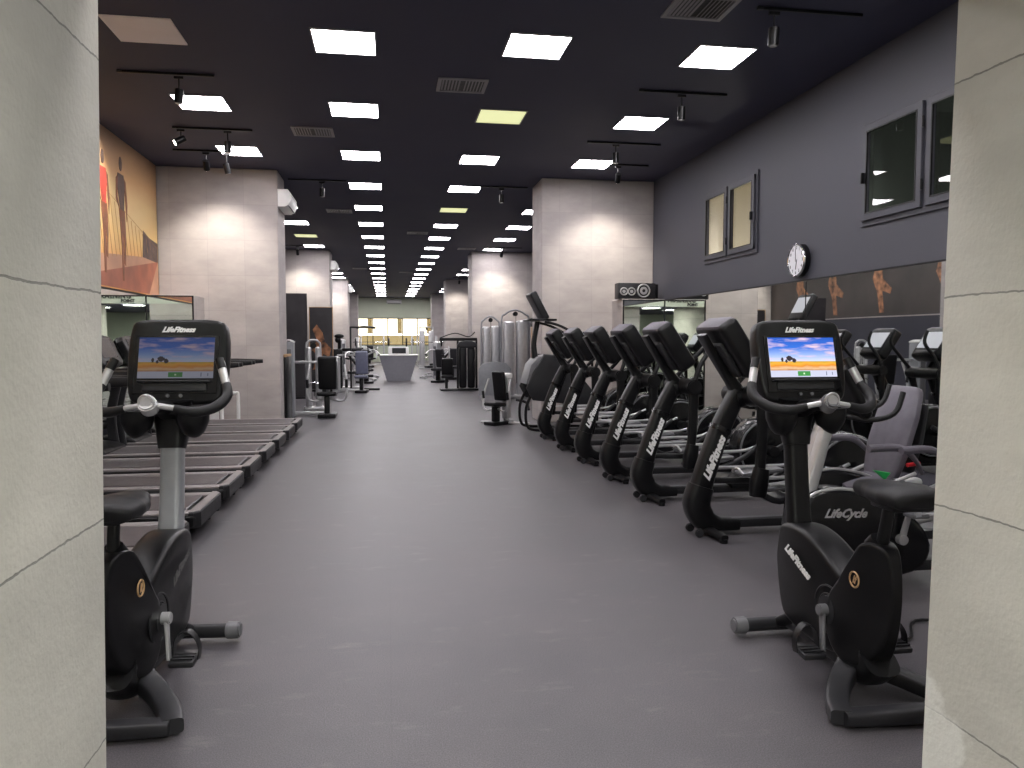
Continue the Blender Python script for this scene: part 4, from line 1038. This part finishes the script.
# ------------------------------------------------------------------ recumbent bikes (front toward the aisle, seat at +x)
def recumbent(loc, label, seatx, console=True):
    t = thing('recumbent_bike', label, 'recumbent bike', loc, 0, 'recumbent bikes')
    sh = [(.0, .36), (.03, .50), (.12, .60), (.30, .615), (.50, .57), (.66, .50), (.80, .40), (.88, .26), (.84, .14), (.70, .08), (.40, .07), (.10, .10), (.0, .2)]
    P().prism(sh, -.11, .11, 'y', bev=.035, sub=3).obj('shroud', M['gloss'], t)
    P().tube([(.06, -.085, .56), (.14, -.09, .606), (.30, -.09, .618), (.50, -.09, .575), (.66, -.085, .50)], .010, 8).obj('shroud_trim', M['silver'], t)
    P().text('LifeCycle', .072, basis((.30, -.113, .475), (1, 0, -.03), (0, 0, 1)), .45, .0025, .002).obj('logo_lettering', M['silver'], t)
    for s_, dz in ((-1, 1), (1, -1)):
        c = Vector((.66, s_ * .13, .31)); e = c + Vector((.03 * dz, s_ * .02, .165 * dz))
        P().cyl((.66, s_ * .10, .31), (.66, s_ * .15, .31), .03, seg=18).sweep([c, e], [(.02, .045), (.018, .035)], (0, 1, 0), smooth=2, seg=12).obj('crank', M['silver'], t)
        po = P().box((e.x, e.y + s_ * .06, e.z), (.11, .10, .028), bev=.010).obj('pedal', M['mid'], t)
        P().sweep([(e.x - .02, e.y + s_ * .015, e.z), (e.x - .03, e.y + s_ * .02, e.z + .07), (e.x - .03, e.y + s_ * .08, e.z + .08), (e.x - .02, e.y + s_ * .11, e.z)], [(.04, .005)], (1, 0, 0), seg=8).obj('strap', M['grey'], po)
    # console post leaning back to the rider
    P().sweep([(.10, 0, .52), (.20, 0, .86), (.27, 0, 1.10)], [(.09, .085), (.08, .07), (.07, .06)], (0, 1, 0), power=4, seg=18).obj('console_post', M['silver'], t)
    cm = TM((.30, 0, 1.20), 0, R(62), 0)
    c = P().box((0, 0, 0), (.34, .44, .07), bev=.03, seg=3).obj('console', M['black'], t, mx=cm)
    P().box((-.03, 0, .036), (.20, .34, .006)).obj('screen', M['screenG'], c, mx=cm)
    for s_ in (-1, 1):
        P().tube([(.28, s_ * .05, 1.06), (.38, s_ * .20, 1.04), (.50, s_ * .25, 1.08), (.56, s_ * .24, 1.20)], .016, 10).obj('handlebar', M['soft'], t)
    # frame rail and seat
    P().box((.95, 0, .12), (1.2, .10, .07), bev=.015).obj('frame_rail', M['dark'], t)
    P().sweep([(seatx - .30, 0, .38), (seatx + .45, 0, .50)], [(.10, .05)], (0, 1, 0), smooth=1).obj('seat_rail', M['silver'], t)
    P().box((seatx + .2, 0, .27), (.30, .12, .32), bev=.03).obj('seat_support', M['black'], t)
    P().sweep([(seatx - .20, 0, .50), (seatx - .05, 0, .515), (seatx + .12, 0, .51), (seatx + .22, 0, .52)], [(.32, .05), (.42, .10), (.42, .11), (.38, .08)], (0, 1, 0), power=2.8, seg=24).obj('seat_cushion', M['seat'], t)
    P().sweep([(seatx + .16, 0, .55), (seatx + .21, 0, .75), (seatx + .28, 0, .98), (seatx + .33, 0, 1.14), (seatx + .34, 0, 1.17)], [(.34, .09), (.42, .11), (.42, .10), (.34, .09), (.26, .05)], (0, 1, 0), power=2.8, seg=26).obj('backrest', M['seat'], t)
    P().sweep([(seatx + .29, 0, .58), (seatx + .34, 0, .8), (seatx + .40, 0, 1.05)], [(.30, .05), (.36, .05), (.30, .04)], (0, 1, 0), power=4).obj('back_shell', M['dark'], t)
    for s_ in (-1, 1):
        P().tube([(seatx + .30, s_ * .24, .60), (seatx + .22, s_ * .27, .70), (seatx + .10, s_ * .28, .78), (seatx - .12, s_ * .27, .78)], [.016, .016, .026, .026], 10).obj('arm_grip', M['seat'], t)
        P().tube([(seatx - .35, s_ * .18, .46), (seatx - .05, s_ * .23, .50), (seatx + .25, s_ * .24, .60)], .014, 8).obj('side_bar', M['silver'], t)
    P().prism([(seatx - .02, .62), (seatx + .10, .60), (seatx + .06, .555)], -.20, -.16, 'y', bev=.008).obj('seat_tag', M['green'], t, 'green plastic tab')
    P().tube([(seatx + .18, -.25, .66), (seatx + .27, -.25, .67)], .014, 8, 2).obj('lever', M['red'], t, 'red lever')
    for x in (.12, 1.5):
        P().sweep([(x, -.27, .035), (x, 0, .05), (x, .27, .035)], [(.05, .07), (.05, .08), (.05, .07)], (0, 0, 1), power=3).obj('stabiliser', M['black'], t)
    return t
recumbent((2.36, 4.24, 0), 'black recumbent bike directly behind the right upright bike, pale lettering on its shroud', 1.05)
recumbent((2.74, 4.90, 0), 'recumbent bike with grey silver-edged backrest between the nearest cross trainer and the near recumbent', .52)

# ------------------------------------------------------------------ step machine at the far end of the row
t = thing('step_machine', 'tall step machine with a high console mast in front of the right pillar', 'step machine', (2.30, 12.62, 0))
hull = [(-.09, .72), (.02, .98), (.20, 1.27), (.50, 1.25), (.74, 1.0), (1.22, .45), (1.18, .30), (.62, .45), (.02, .52)]
for s_ in (-1, 1): P().prism(hull, s_ * .33 - .035, s_ * .33 + .035, 'y', bev=.025).obj('side_hull', M['dark'], t)
P().prism([(-.08, .78), (0, 1.09), (.12, 1.22), (.30, 1.26), (.34, 1.18), (.14, .76)], -.30, .30, 'y', bev=.02).obj('front_cover', M['mid'], t)
for k in range(5):
    P().box((1.15 - k * .19, 0, .34 + k * .19), (.24, .56, .05), bev=.012).obj('step', M['black'], t)
P().box((.55, 0, .62), (.5, .5, .2), (0, R(42), 0), bev=.03).obj('drive_housing', M['black'], t)
for s_ in (-1, 1):
    P().tube([(.02, s_ * .30, .64), (-.08, s_ * .30, .40), (-.07, s_ * .30, .12), (.06, s_ * .30, .03), (.5, s_ * .30, .03), (1.15, s_ * .30, .03), (1.20, s_ * .30, .28)], .024, 10).obj('leg', M['black'], t)
    P().tube([(.22, s_ * .30, 1.80), (.5, s_ * .32, 1.72), (.85, s_ * .34, 1.52), (1.15, s_ * .34, 1.30), (1.2, s_ * .34, 1.0)], .022, 10).obj('handrail', M['black'], t)
P().box((.5, 0, .03), (.12, .62, .05), bev=.01).obj('floor_brace', M['black'], t)
P().sweep([(.12, 0, 1.20), (.10, 0, 1.45), (.16, 0, 1.80)], [(.20, .10), (.14, .08), (.12, .08)], (0, 1, 0), power=3).obj('mast', M['black'], t)
P().box((.20, 0, 1.83), (.46, .60, .035), bev=.012).obj('tray', M['black'], t)
cm = TM((.16, 0, 2.06), 0, R(62), 0)
c = P().box((0, 0, 0), (.50, .46, .12), bev=.03, seg=3).obj('console', M['dark'], t, mx=cm)
P().box((-.03, 0, .061), (.30, .38, .006)).obj('screen', M['screenG'], c, mx=cm)

# ------------------------------------------------------------------ strength machines
def pad(name, par, c, d, rot=(0, 0, 0), mat='black', label=None):
    return P().box(c, d, rot, bev=min(d) * .42, seg=3).obj(name, M[mat], par, label)
def press_machine(loc, rz, label, padmat, framemat, tower=True, H=1.48, arms='U', group=None, s=1.0):
    """local: user faces -y (toward the camera when rz = 0), tower to -x"""
    t = thing('weight_machine', label, 'weight machine', loc, rz, group)
    t.scale = (s, s, s)
    if tower:
        tw = P().box((-.72, .05, H / 2), (.19, .34, H), bev=.03, seg=3).obj('weight_tower', M[framemat], t)
        P().box((-.72, -.125, H * .5), (.12, .012, H * .8), bev=.004, seg=1).obj('shroud_panel', M['mid'], tw)
        P().sweep([(-.82, .05, H - .01), (-.72, .05, H + .03), (-.62, .05, H - .01)], [(.34, .03)], (0, 1, 0)).obj('tower_cap', M['white'], tw)
        P().box((-.30, .12, 1.07), (.80, .06, .05), bev=.01).obj('upper_beam', M['silver'], t)
        P().box((-.35, .10, .07), (.80, .09, .08), bev=.015).obj('lower_beam', M['silver'], t)
    P().box((.0, .16, .58), (.075, .075, 1.05), (R(6), 0, 0), bev=.012).obj('seat_column', M['silver'], t)
    pad('backrest', t, (0, .02, .86), (.35, .10, .66), (R(8), 0, 0), padmat)
    pad('seat', t, (0, -.12, .46), (.36, .38, .09), (R(-4), 0, 0), padmat)
    P().box((0, -.10, .22), (.10, .18, .40), bev=.02).obj('seat_post', M['black'], t)
    P().box((0, .0, .045), (.34, .62, .08), bev=.02).obj('foot_frame', M['black'], t)
    for sd in (-1, 1):
        if arms == 'U':
            P().tube([(sd * .05, -.08, .36), (sd * .26, -.10, .32), (sd * .36, -.12, .40), (sd * .37, -.08, .70), (sd * .33, .02, 1.02)], .022, 10).obj('press_arm', M['silver'], t)
            P().tube([(sd * .37, -.10, .58), (sd * .37, -.13, .74)], .028, 10, 2).obj('hand_grip', M['soft'], t)
        else:
            P().tube([(sd * .10, .14, 1.05), (sd * .34, .10, 1.16), (sd * .44, -.10, 1.10), (sd * .42, -.30, .98)], .022, 10).obj('press_arm', M['silver'], t)
            P().tube([(sd * .42, -.28, .99), (sd * .30, -.33, .97)], .026, 10, 2).obj('hand_grip', M['soft'], t)
    return t
def cable_tower(loc, rz, label, H, w, shroud, frame, rounded=True, group=None):
    t = thing('cable_tower', label, 'cable machine', loc, rz, group)
    for sd in (-1, 1):
        P().box((sd * w / 2 * .62, 0, H * .46), (w * .34, .22, H * .88), bev=.04, seg=3).obj('stack_shroud', M[shroud], t)
    if rounded:
        P().tube([(-w / 2, 0, .05), (-w / 2, 0, H * .85), (-w / 2 * .75, 0, H * .97), (0, 0, H), (w / 2 * .75, 0, H * .97), (w / 2, 0, H * .85), (w / 2, 0, .05)], .022, 10).obj('frame_hoop', M[frame], t)
    else:
        q = P()
        for sd in (-1, 1): q.box((sd * w / 2, 0, H / 2), (.06, .08, H), bev=.01)
        q.box((0, 0, H - .03), (w, .08, .06), bev=.01).obj('frame', M[frame], t)
    P().cyl((0, -.03, H - .12), (0, .03, H - .12), .06, seg=18).obj('pulley', M['black'], t)
    P().cyl((0, -.13, .3), (0, -.05, H - .18), .006, seg=6).obj('cable', M['black'], t)
    P().box((0, -.02, .04), (w + .12, .42, .07), bev=.02).obj('base', M[frame], t)
    P().tube([(-.14, -.14, .55), (0, -.14, .6), (.14, -.14, .55)], .014, 8).obj('pull_bar', M['chrome'], t)
    return t
# left side, beyond the pillar
press_machine((-1.17, 15.35, 0), 0, 'weight machine with black back pad beside a grey tower, nearest of the left aisle', 'black', 'grey', True, 1.47, 'U')
cable_tower((-1.58, 17.0, 0), R(8), 'slim silver cable column behind the nearest left weight machine', 1.5, .30, 'silver', 'silver', True)
press_machine((-.74, 22.3, 0), R(-4), 'weight machine with blue-grey back pad in the left aisle before the counter', 'bluepad', 'silver', True, 1.0, 'W')
t = thing('pulldown_frame', 'tall thin black pulldown frame behind the blue-grey padded machine', 'cable machine', (-.70, 23.6, 0))
q = P()
q.box((-.40, 0, .95), (.05, .08, 1.9), bev=.008).box((-.05, 0, 1.88), (.74, .08, .05), bev=.008).box((0, 0, .03), (.9, .5, .06), bev=.01)
q.obj('frame', M['black'], t)
P().tube([(-.22, 0, 1.86), (.0, -.02, 1.9), (.34, 0, 1.86)], .03, 8).obj('pull_bar', M['black'], t)
P().cyl((.08, 0, 1.86), (.14, 0, .5), .008, seg=6).obj('cable', M['black'], t)
P().box((.1, .1, .42), (.34, .36, .09), bev=.03).obj('seat', M['black'], t)
t = thing('weight_machine', 'black weight machine with rounded head beside the second left pillar', 'weight machine', (-1.62, 24.4, 0))
P().box((0, 0, .62), (.46, .5, 1.22), bev=.05, seg=3).obj('weight_tower', M['black'], t)
P().ball((.14, -.05, 1.62), (.15, .10, .07)).ball((.10, -.05, 1.50), (.09, .09, .10)).cyl((.14, -.05, 1.2), (.14, -.05, 1.55), .05, seg=12).obj('pulley_head', M['black'], t)
P().box((.52, -.05, 1.20), (.62, .10, .10), bev=.03).obj('upper_arm', M['black'], t)
P().box((.55, -.05, .50), (.34, .40, .09), bev=.03).obj('seat', M['dark'], t)
P().box((.55, -.02, .25), (.08, .08, .44)).box((.35, 0, .03), (.9, .4, .06), bev=.01).obj('frame', M['silver'], t)
P().tube([(.8, -.05, 1.2), (.84, -.1, .95), (.72, -.2, .8)], .02, 8).obj('handle', M['silver'], t)

def incline_bench(loc, rz, label, up=R(50), group='distant benches round the counter'):
    t = thing('exercise_bench', label, 'bench', loc, rz, group)
    pad('backrest', t, (0, .28, .72), (.28, .09, .72), (-(PI / 2 - up), 0, 0))
    pad('seat', t, (0, -.14, .46), (.30, .40, .09))
    q = P().box((0, .05, .08), (.08, 1.1, .07), bev=.01).box((0, .1, .28), (.06, .06, .40)).box((0, .58, .05), (.5, .07, .07), bev=.01).box((0, -.48, .05), (.4, .07, .07), bev=.01)
    q.box((0, .42, .42), (.05, .05, .7), (R(20), 0, 0)); q.obj('frame', M['silver'], t)
    return t
b0 = incline_bench((-.95, 28.9, 0), R(70), 'incline bench left of the grey counter')
dup(b0, None, (-.9, 31.0, 0), R(110), 'incline bench behind the left of the counter')
dup(b0, None, (1.75, 30.2, 0), R(-60), 'dark bench right of the grey counter')
dup(b0, None, (2.1, 33.0, 0), R(-100), 'distant bench behind the right of the counter')
def rack(loc, label, w=1.2, H=1.75, mat='silver'):
    t = thing('barbell_rack', label, 'rack', loc, 0, 'distant racks near the far window')
    q = P()
    for sd in (-1, 1): q.box((sd * w / 2, 0, H / 2), (.07, .07, H), bev=.01).box((sd * w / 2, -.1, .04), (.08, .9, .07), bev=.01)
    q.box((0, .2, .3), (w, .06, .06)); q.obj('frame', M[mat], t)
    P().cyl((-w * .85, -.08, H * .82), (w * .85, -.08, H * .82), .016, seg=8).obj('barbell', M['chrome'], t)
    for sd in (-1, 1): P().cyl((sd * w * .70, -.08, H * .82), (sd * w * .76, -.08, H * .82), .20, seg=20).obj('weight_plate', M['black'], t)
    return t
r0 = rack((1.65, 36, 0), 'silver barbell rack right of the counter before the far window', 1.1, 1.7)
dup(r0, None, (-.75, 38.5, 0), 0, 'silver barbell rack left of the counter before the far window')
dup(r0, None, (2.2, 44, 0), 0, 'silver barbell rack farthest to the right by the far window')
cable_tower((2.0, 40.5, 0), 0, 'distant silver cable tower in front of the third right pillar', 2.2, .7, 'silver', 'silver', False)
press_machine((-1.2, 33.5, 0), R(20), 'distant pale-framed weight machine left of the counter', 'black', 'silver', True, 1.5, 'W')
press_machine((-.95, 42.5, 0), R(-10), 'farthest weight machine on the left near the window', 'dark', 'white', True, 1.6, 'W')
press_machine((2.45, 29.2, 0), R(-30), 'weight machine right of the counter beyond the black cable machine', 'dark', 'silver', True, 1.4, 'W')

press_machine((-.80, 27.0, 0), R(35), 'dark weight machine standing just left of the grey counter', 'dark', 'dark', False, 1.2, 'W')
press_machine((1.80, 27.2, 0), R(-40), 'dark weight machine standing just right of the grey counter', 'dark', 'dark', False, 1.2, 'W')
# grey counter in the aisle
t = thing('reception_counter', 'grey counter tapering to the floor in the middle of the aisle', 'counter', (.38, 28.7, 0))
body = [(-.44, 0), (.44, 0), (.68, .93), (-.68, .93)]
bm = bmesh.new()
v0 = [bm.verts.new(v) for v in ((-.42, -.3, 0), (.42, -.3, 0), (.42, .3, 0), (-.42, .3, 0))]
v1 = [bm.verts.new(v) for v in ((-.70, -.42, .93), (.70, -.42, .93), (.70, .42, .93), (-.70, .42, .93))]
bm.faces.new(v0[::-1]); bm.faces.new(v1)
for i in range(4): bm.faces.new((v0[i], v0[(i + 1) % 4], v1[(i + 1) % 4], v1[i]))
q = P(); q.merge(bm); q.obj('body', M['desk'], t)
P().box((0, 0, .95), (1.44, .88, .04), bev=.01).obj('top', M['white'], t)
P().box((0, 0, 1.11), (.74, .5, .28), bev=.02).obj('raised_box', M['white'], t)
P().box((.02, -.256, 1.11), (.50, .012, .20), bev=.004, seg=1).obj('screen', M['screenOff'], t)

# right side, beyond the right pillar
t = thing('cable_machine', 'wide black multi-stack cable machine in front of the second right pillar', 'cable machine', (2.08, 23.0, 0))
q = P()
for x in (-.02, .54): q.box((x, 0, .76), (.06, .10, 1.52), bev=.008)
q.box((0, 0, 1.52), (1.12, .12, .09), bev=.01).box((.1, 0, .03), (1.0, .6, .06), bev=.01); q.obj('frame', M['black'], t)
for x in (.13, .38): P().box((x, 0, .68), (.22, .26, 1.22), bev=.05, seg=3).obj('stack_shroud', M['black'], t)
P().prism([(-.02, 1.28), (.02, 1.44), (.26, 1.49), (.48, 1.44), (.52, 1.28)], -.14, .14, 'y', bev=.02, sub=2).obj('top_cowl', M['dark'], t)
P().box((-.34, -.05, .66), (.34, .10, .60), (R(8), 0, 0), bev=.035, seg=3).obj('backrest', M['black'], t)
P().box((-.36, -.2, .42), (.34, .36, .09), bev=.03).obj('seat', M['black'], t)
P().box((-.36, 0, .2), (.08, .1, .4)).box((-.3, -.1, .03), (.5, .6, .05)).obj('seat_frame', M['dark'], t)
P().tube([(-.30, -.02, 1.32), (-.28, -.06, 1.15), (-.27, -.06, .9)], .022, 8).obj('cable_handle', M['silver'], t)
P().tube([(-.55, 0, 1.56), (-.1, 0, 1.70), (.3, 0, 1.60), (.5, 0, 1.74)], .016, 8).obj('pull_bar', M['black'], t)

def silver_tower(loc, label, H, w):
    t = thing('cable_tower', label, 'cable machine', loc, 0)
    P().box((-w * .24, 0, H * .45), (w * .40, .26, H * .84), bev=.05, seg=3).obj('stack_shroud', M['silver'], t)
    P().box((w * .24, -.03, H * .45), (w * .42, .30, H * .86), bev=.05, seg=3).obj('stack_shroud', M['silver'], t)
    P().tube([(-w / 2, 0, .06), (-w / 2, 0, H * .84), (-w * .36, 0, H * .95), (0, 0, H), (w * .36, 0, H * .95), (w / 2, 0, H * .84), (w / 2, 0, .06)], .024, 10).obj('frame_hoop', M['grey'], t)
    P().cyl((0, -.06, H - .10), (0, .06, H - .10), .06, seg=20).obj('pulley', M['black'], t)
    P().box((0, -.02, .05), (w + .1, .5, .09), bev=.02).obj('base', M['silver'], t)
    P().cyl((0, -.18, .4), (0, -.1, H - .15), .007, seg=6).obj('cable', M['black'], t)
    return t
silver_tower((3.24, 19.6, 0), 'round-topped silver cable tower, taller and nearer of the pair on the right', 2.27, .72)
silver_tower((2.86, 21.6, 0), 'round-topped silver cable tower, shorter and farther of the pair on the right', 2.16, .52)
t = thing('weight_shroud', 'low grey curved screen panel below the silver cable towers', 'machine guard', (2.62, 19.0, 0))
P().prism([(-.40, .12), (.42, .12), (.42, .78), (.30, .92), (0, .97), (-.30, .92), (-.40, .78)], -.02, .02, 'y', bev=.01).obj('panel', M['grey'], t)
for x in (-.3, .32): P().box((x, .06, .07), (.07, .5, .13), bev=.015).obj('foot', M['silver'], t)
t = press_machine((1.93, 13.45, 0), R(-52), 'low weight machine with silver frame in front of the right pillar', 'black', 'silver', False, .9, 'U', s=.80)
P().box((.02, .22, .62), (.17, .14, .98), bev=.02, seg=2).obj('front_upright', M['silver'], t)
P().box((.02, .24, 1.08), (.20, .18, .12), bev=.03, seg=2).obj('cap', M['white'], t)
P().sweep([(-.45, -.1, .04), (0, .1, .05), (.6, .35, .04)], [(.05, .09)], (0, 0, 1)).obj('floor_rail', M['silver'], t)
P().tube([(.25, .3, .55), (.5, .35, .5), (.62, .3, .35)], .03, 10).obj('roller', M['black'], t)
t = thing('wooden_pole_stand', 'narrow tan stand beside the silver cable towers', 'stand', (3.62, 18.9, 0))
P().box((0, 0, .95), (.16, .20, 1.86), bev=.01).obj('column', M['tan'], t)
P().box((0, 0, 1.94), (.20, .24, .22), bev=.01).obj('top_block', M['black'], t)
q = P()
for k in range(9): q.box((0, -.105, .25 + k * .18), (.13, .012, .02))
q.obj('rung', M['dark'], t)
# white tubular stand in front of left pillar, and dark slat leaning at its corner
t = thing('tubular_stand', 'small white tubular stand at the foot of the left pillar', 'stand', (-2.62, 13.45, 0))
P().tube([(-.13, 0, 0), (-.13, 0, .56), (-.09, 0, .61), (.09, 0, .61), (.13, 0, .56), (.13, 0, 0)], .03, 10).obj('hoop', M['white'], t)
P().box((0, .05, .02), (.34, .2, .035), bev=.01).obj('foot', M['white'], t)
P().box((-.28, .04, .36), (.18, .05, .70), bev=.02).obj('side_panel', M['white'], t)
t = thing('pillar_board', 'dark tall board leaning at the corner of the left pillar', 'board', (-1.81, 14.55, 0))  # black board with a tan top edge, set against the pillar side
P().box((0, 0, .60), (.05, .70, 1.20), bev=.01).obj('board', M['black'], t)
P().box((0, 0, 1.22), (.055, .72, .05), bev=.01).obj('top_trim', M['tan'], t)
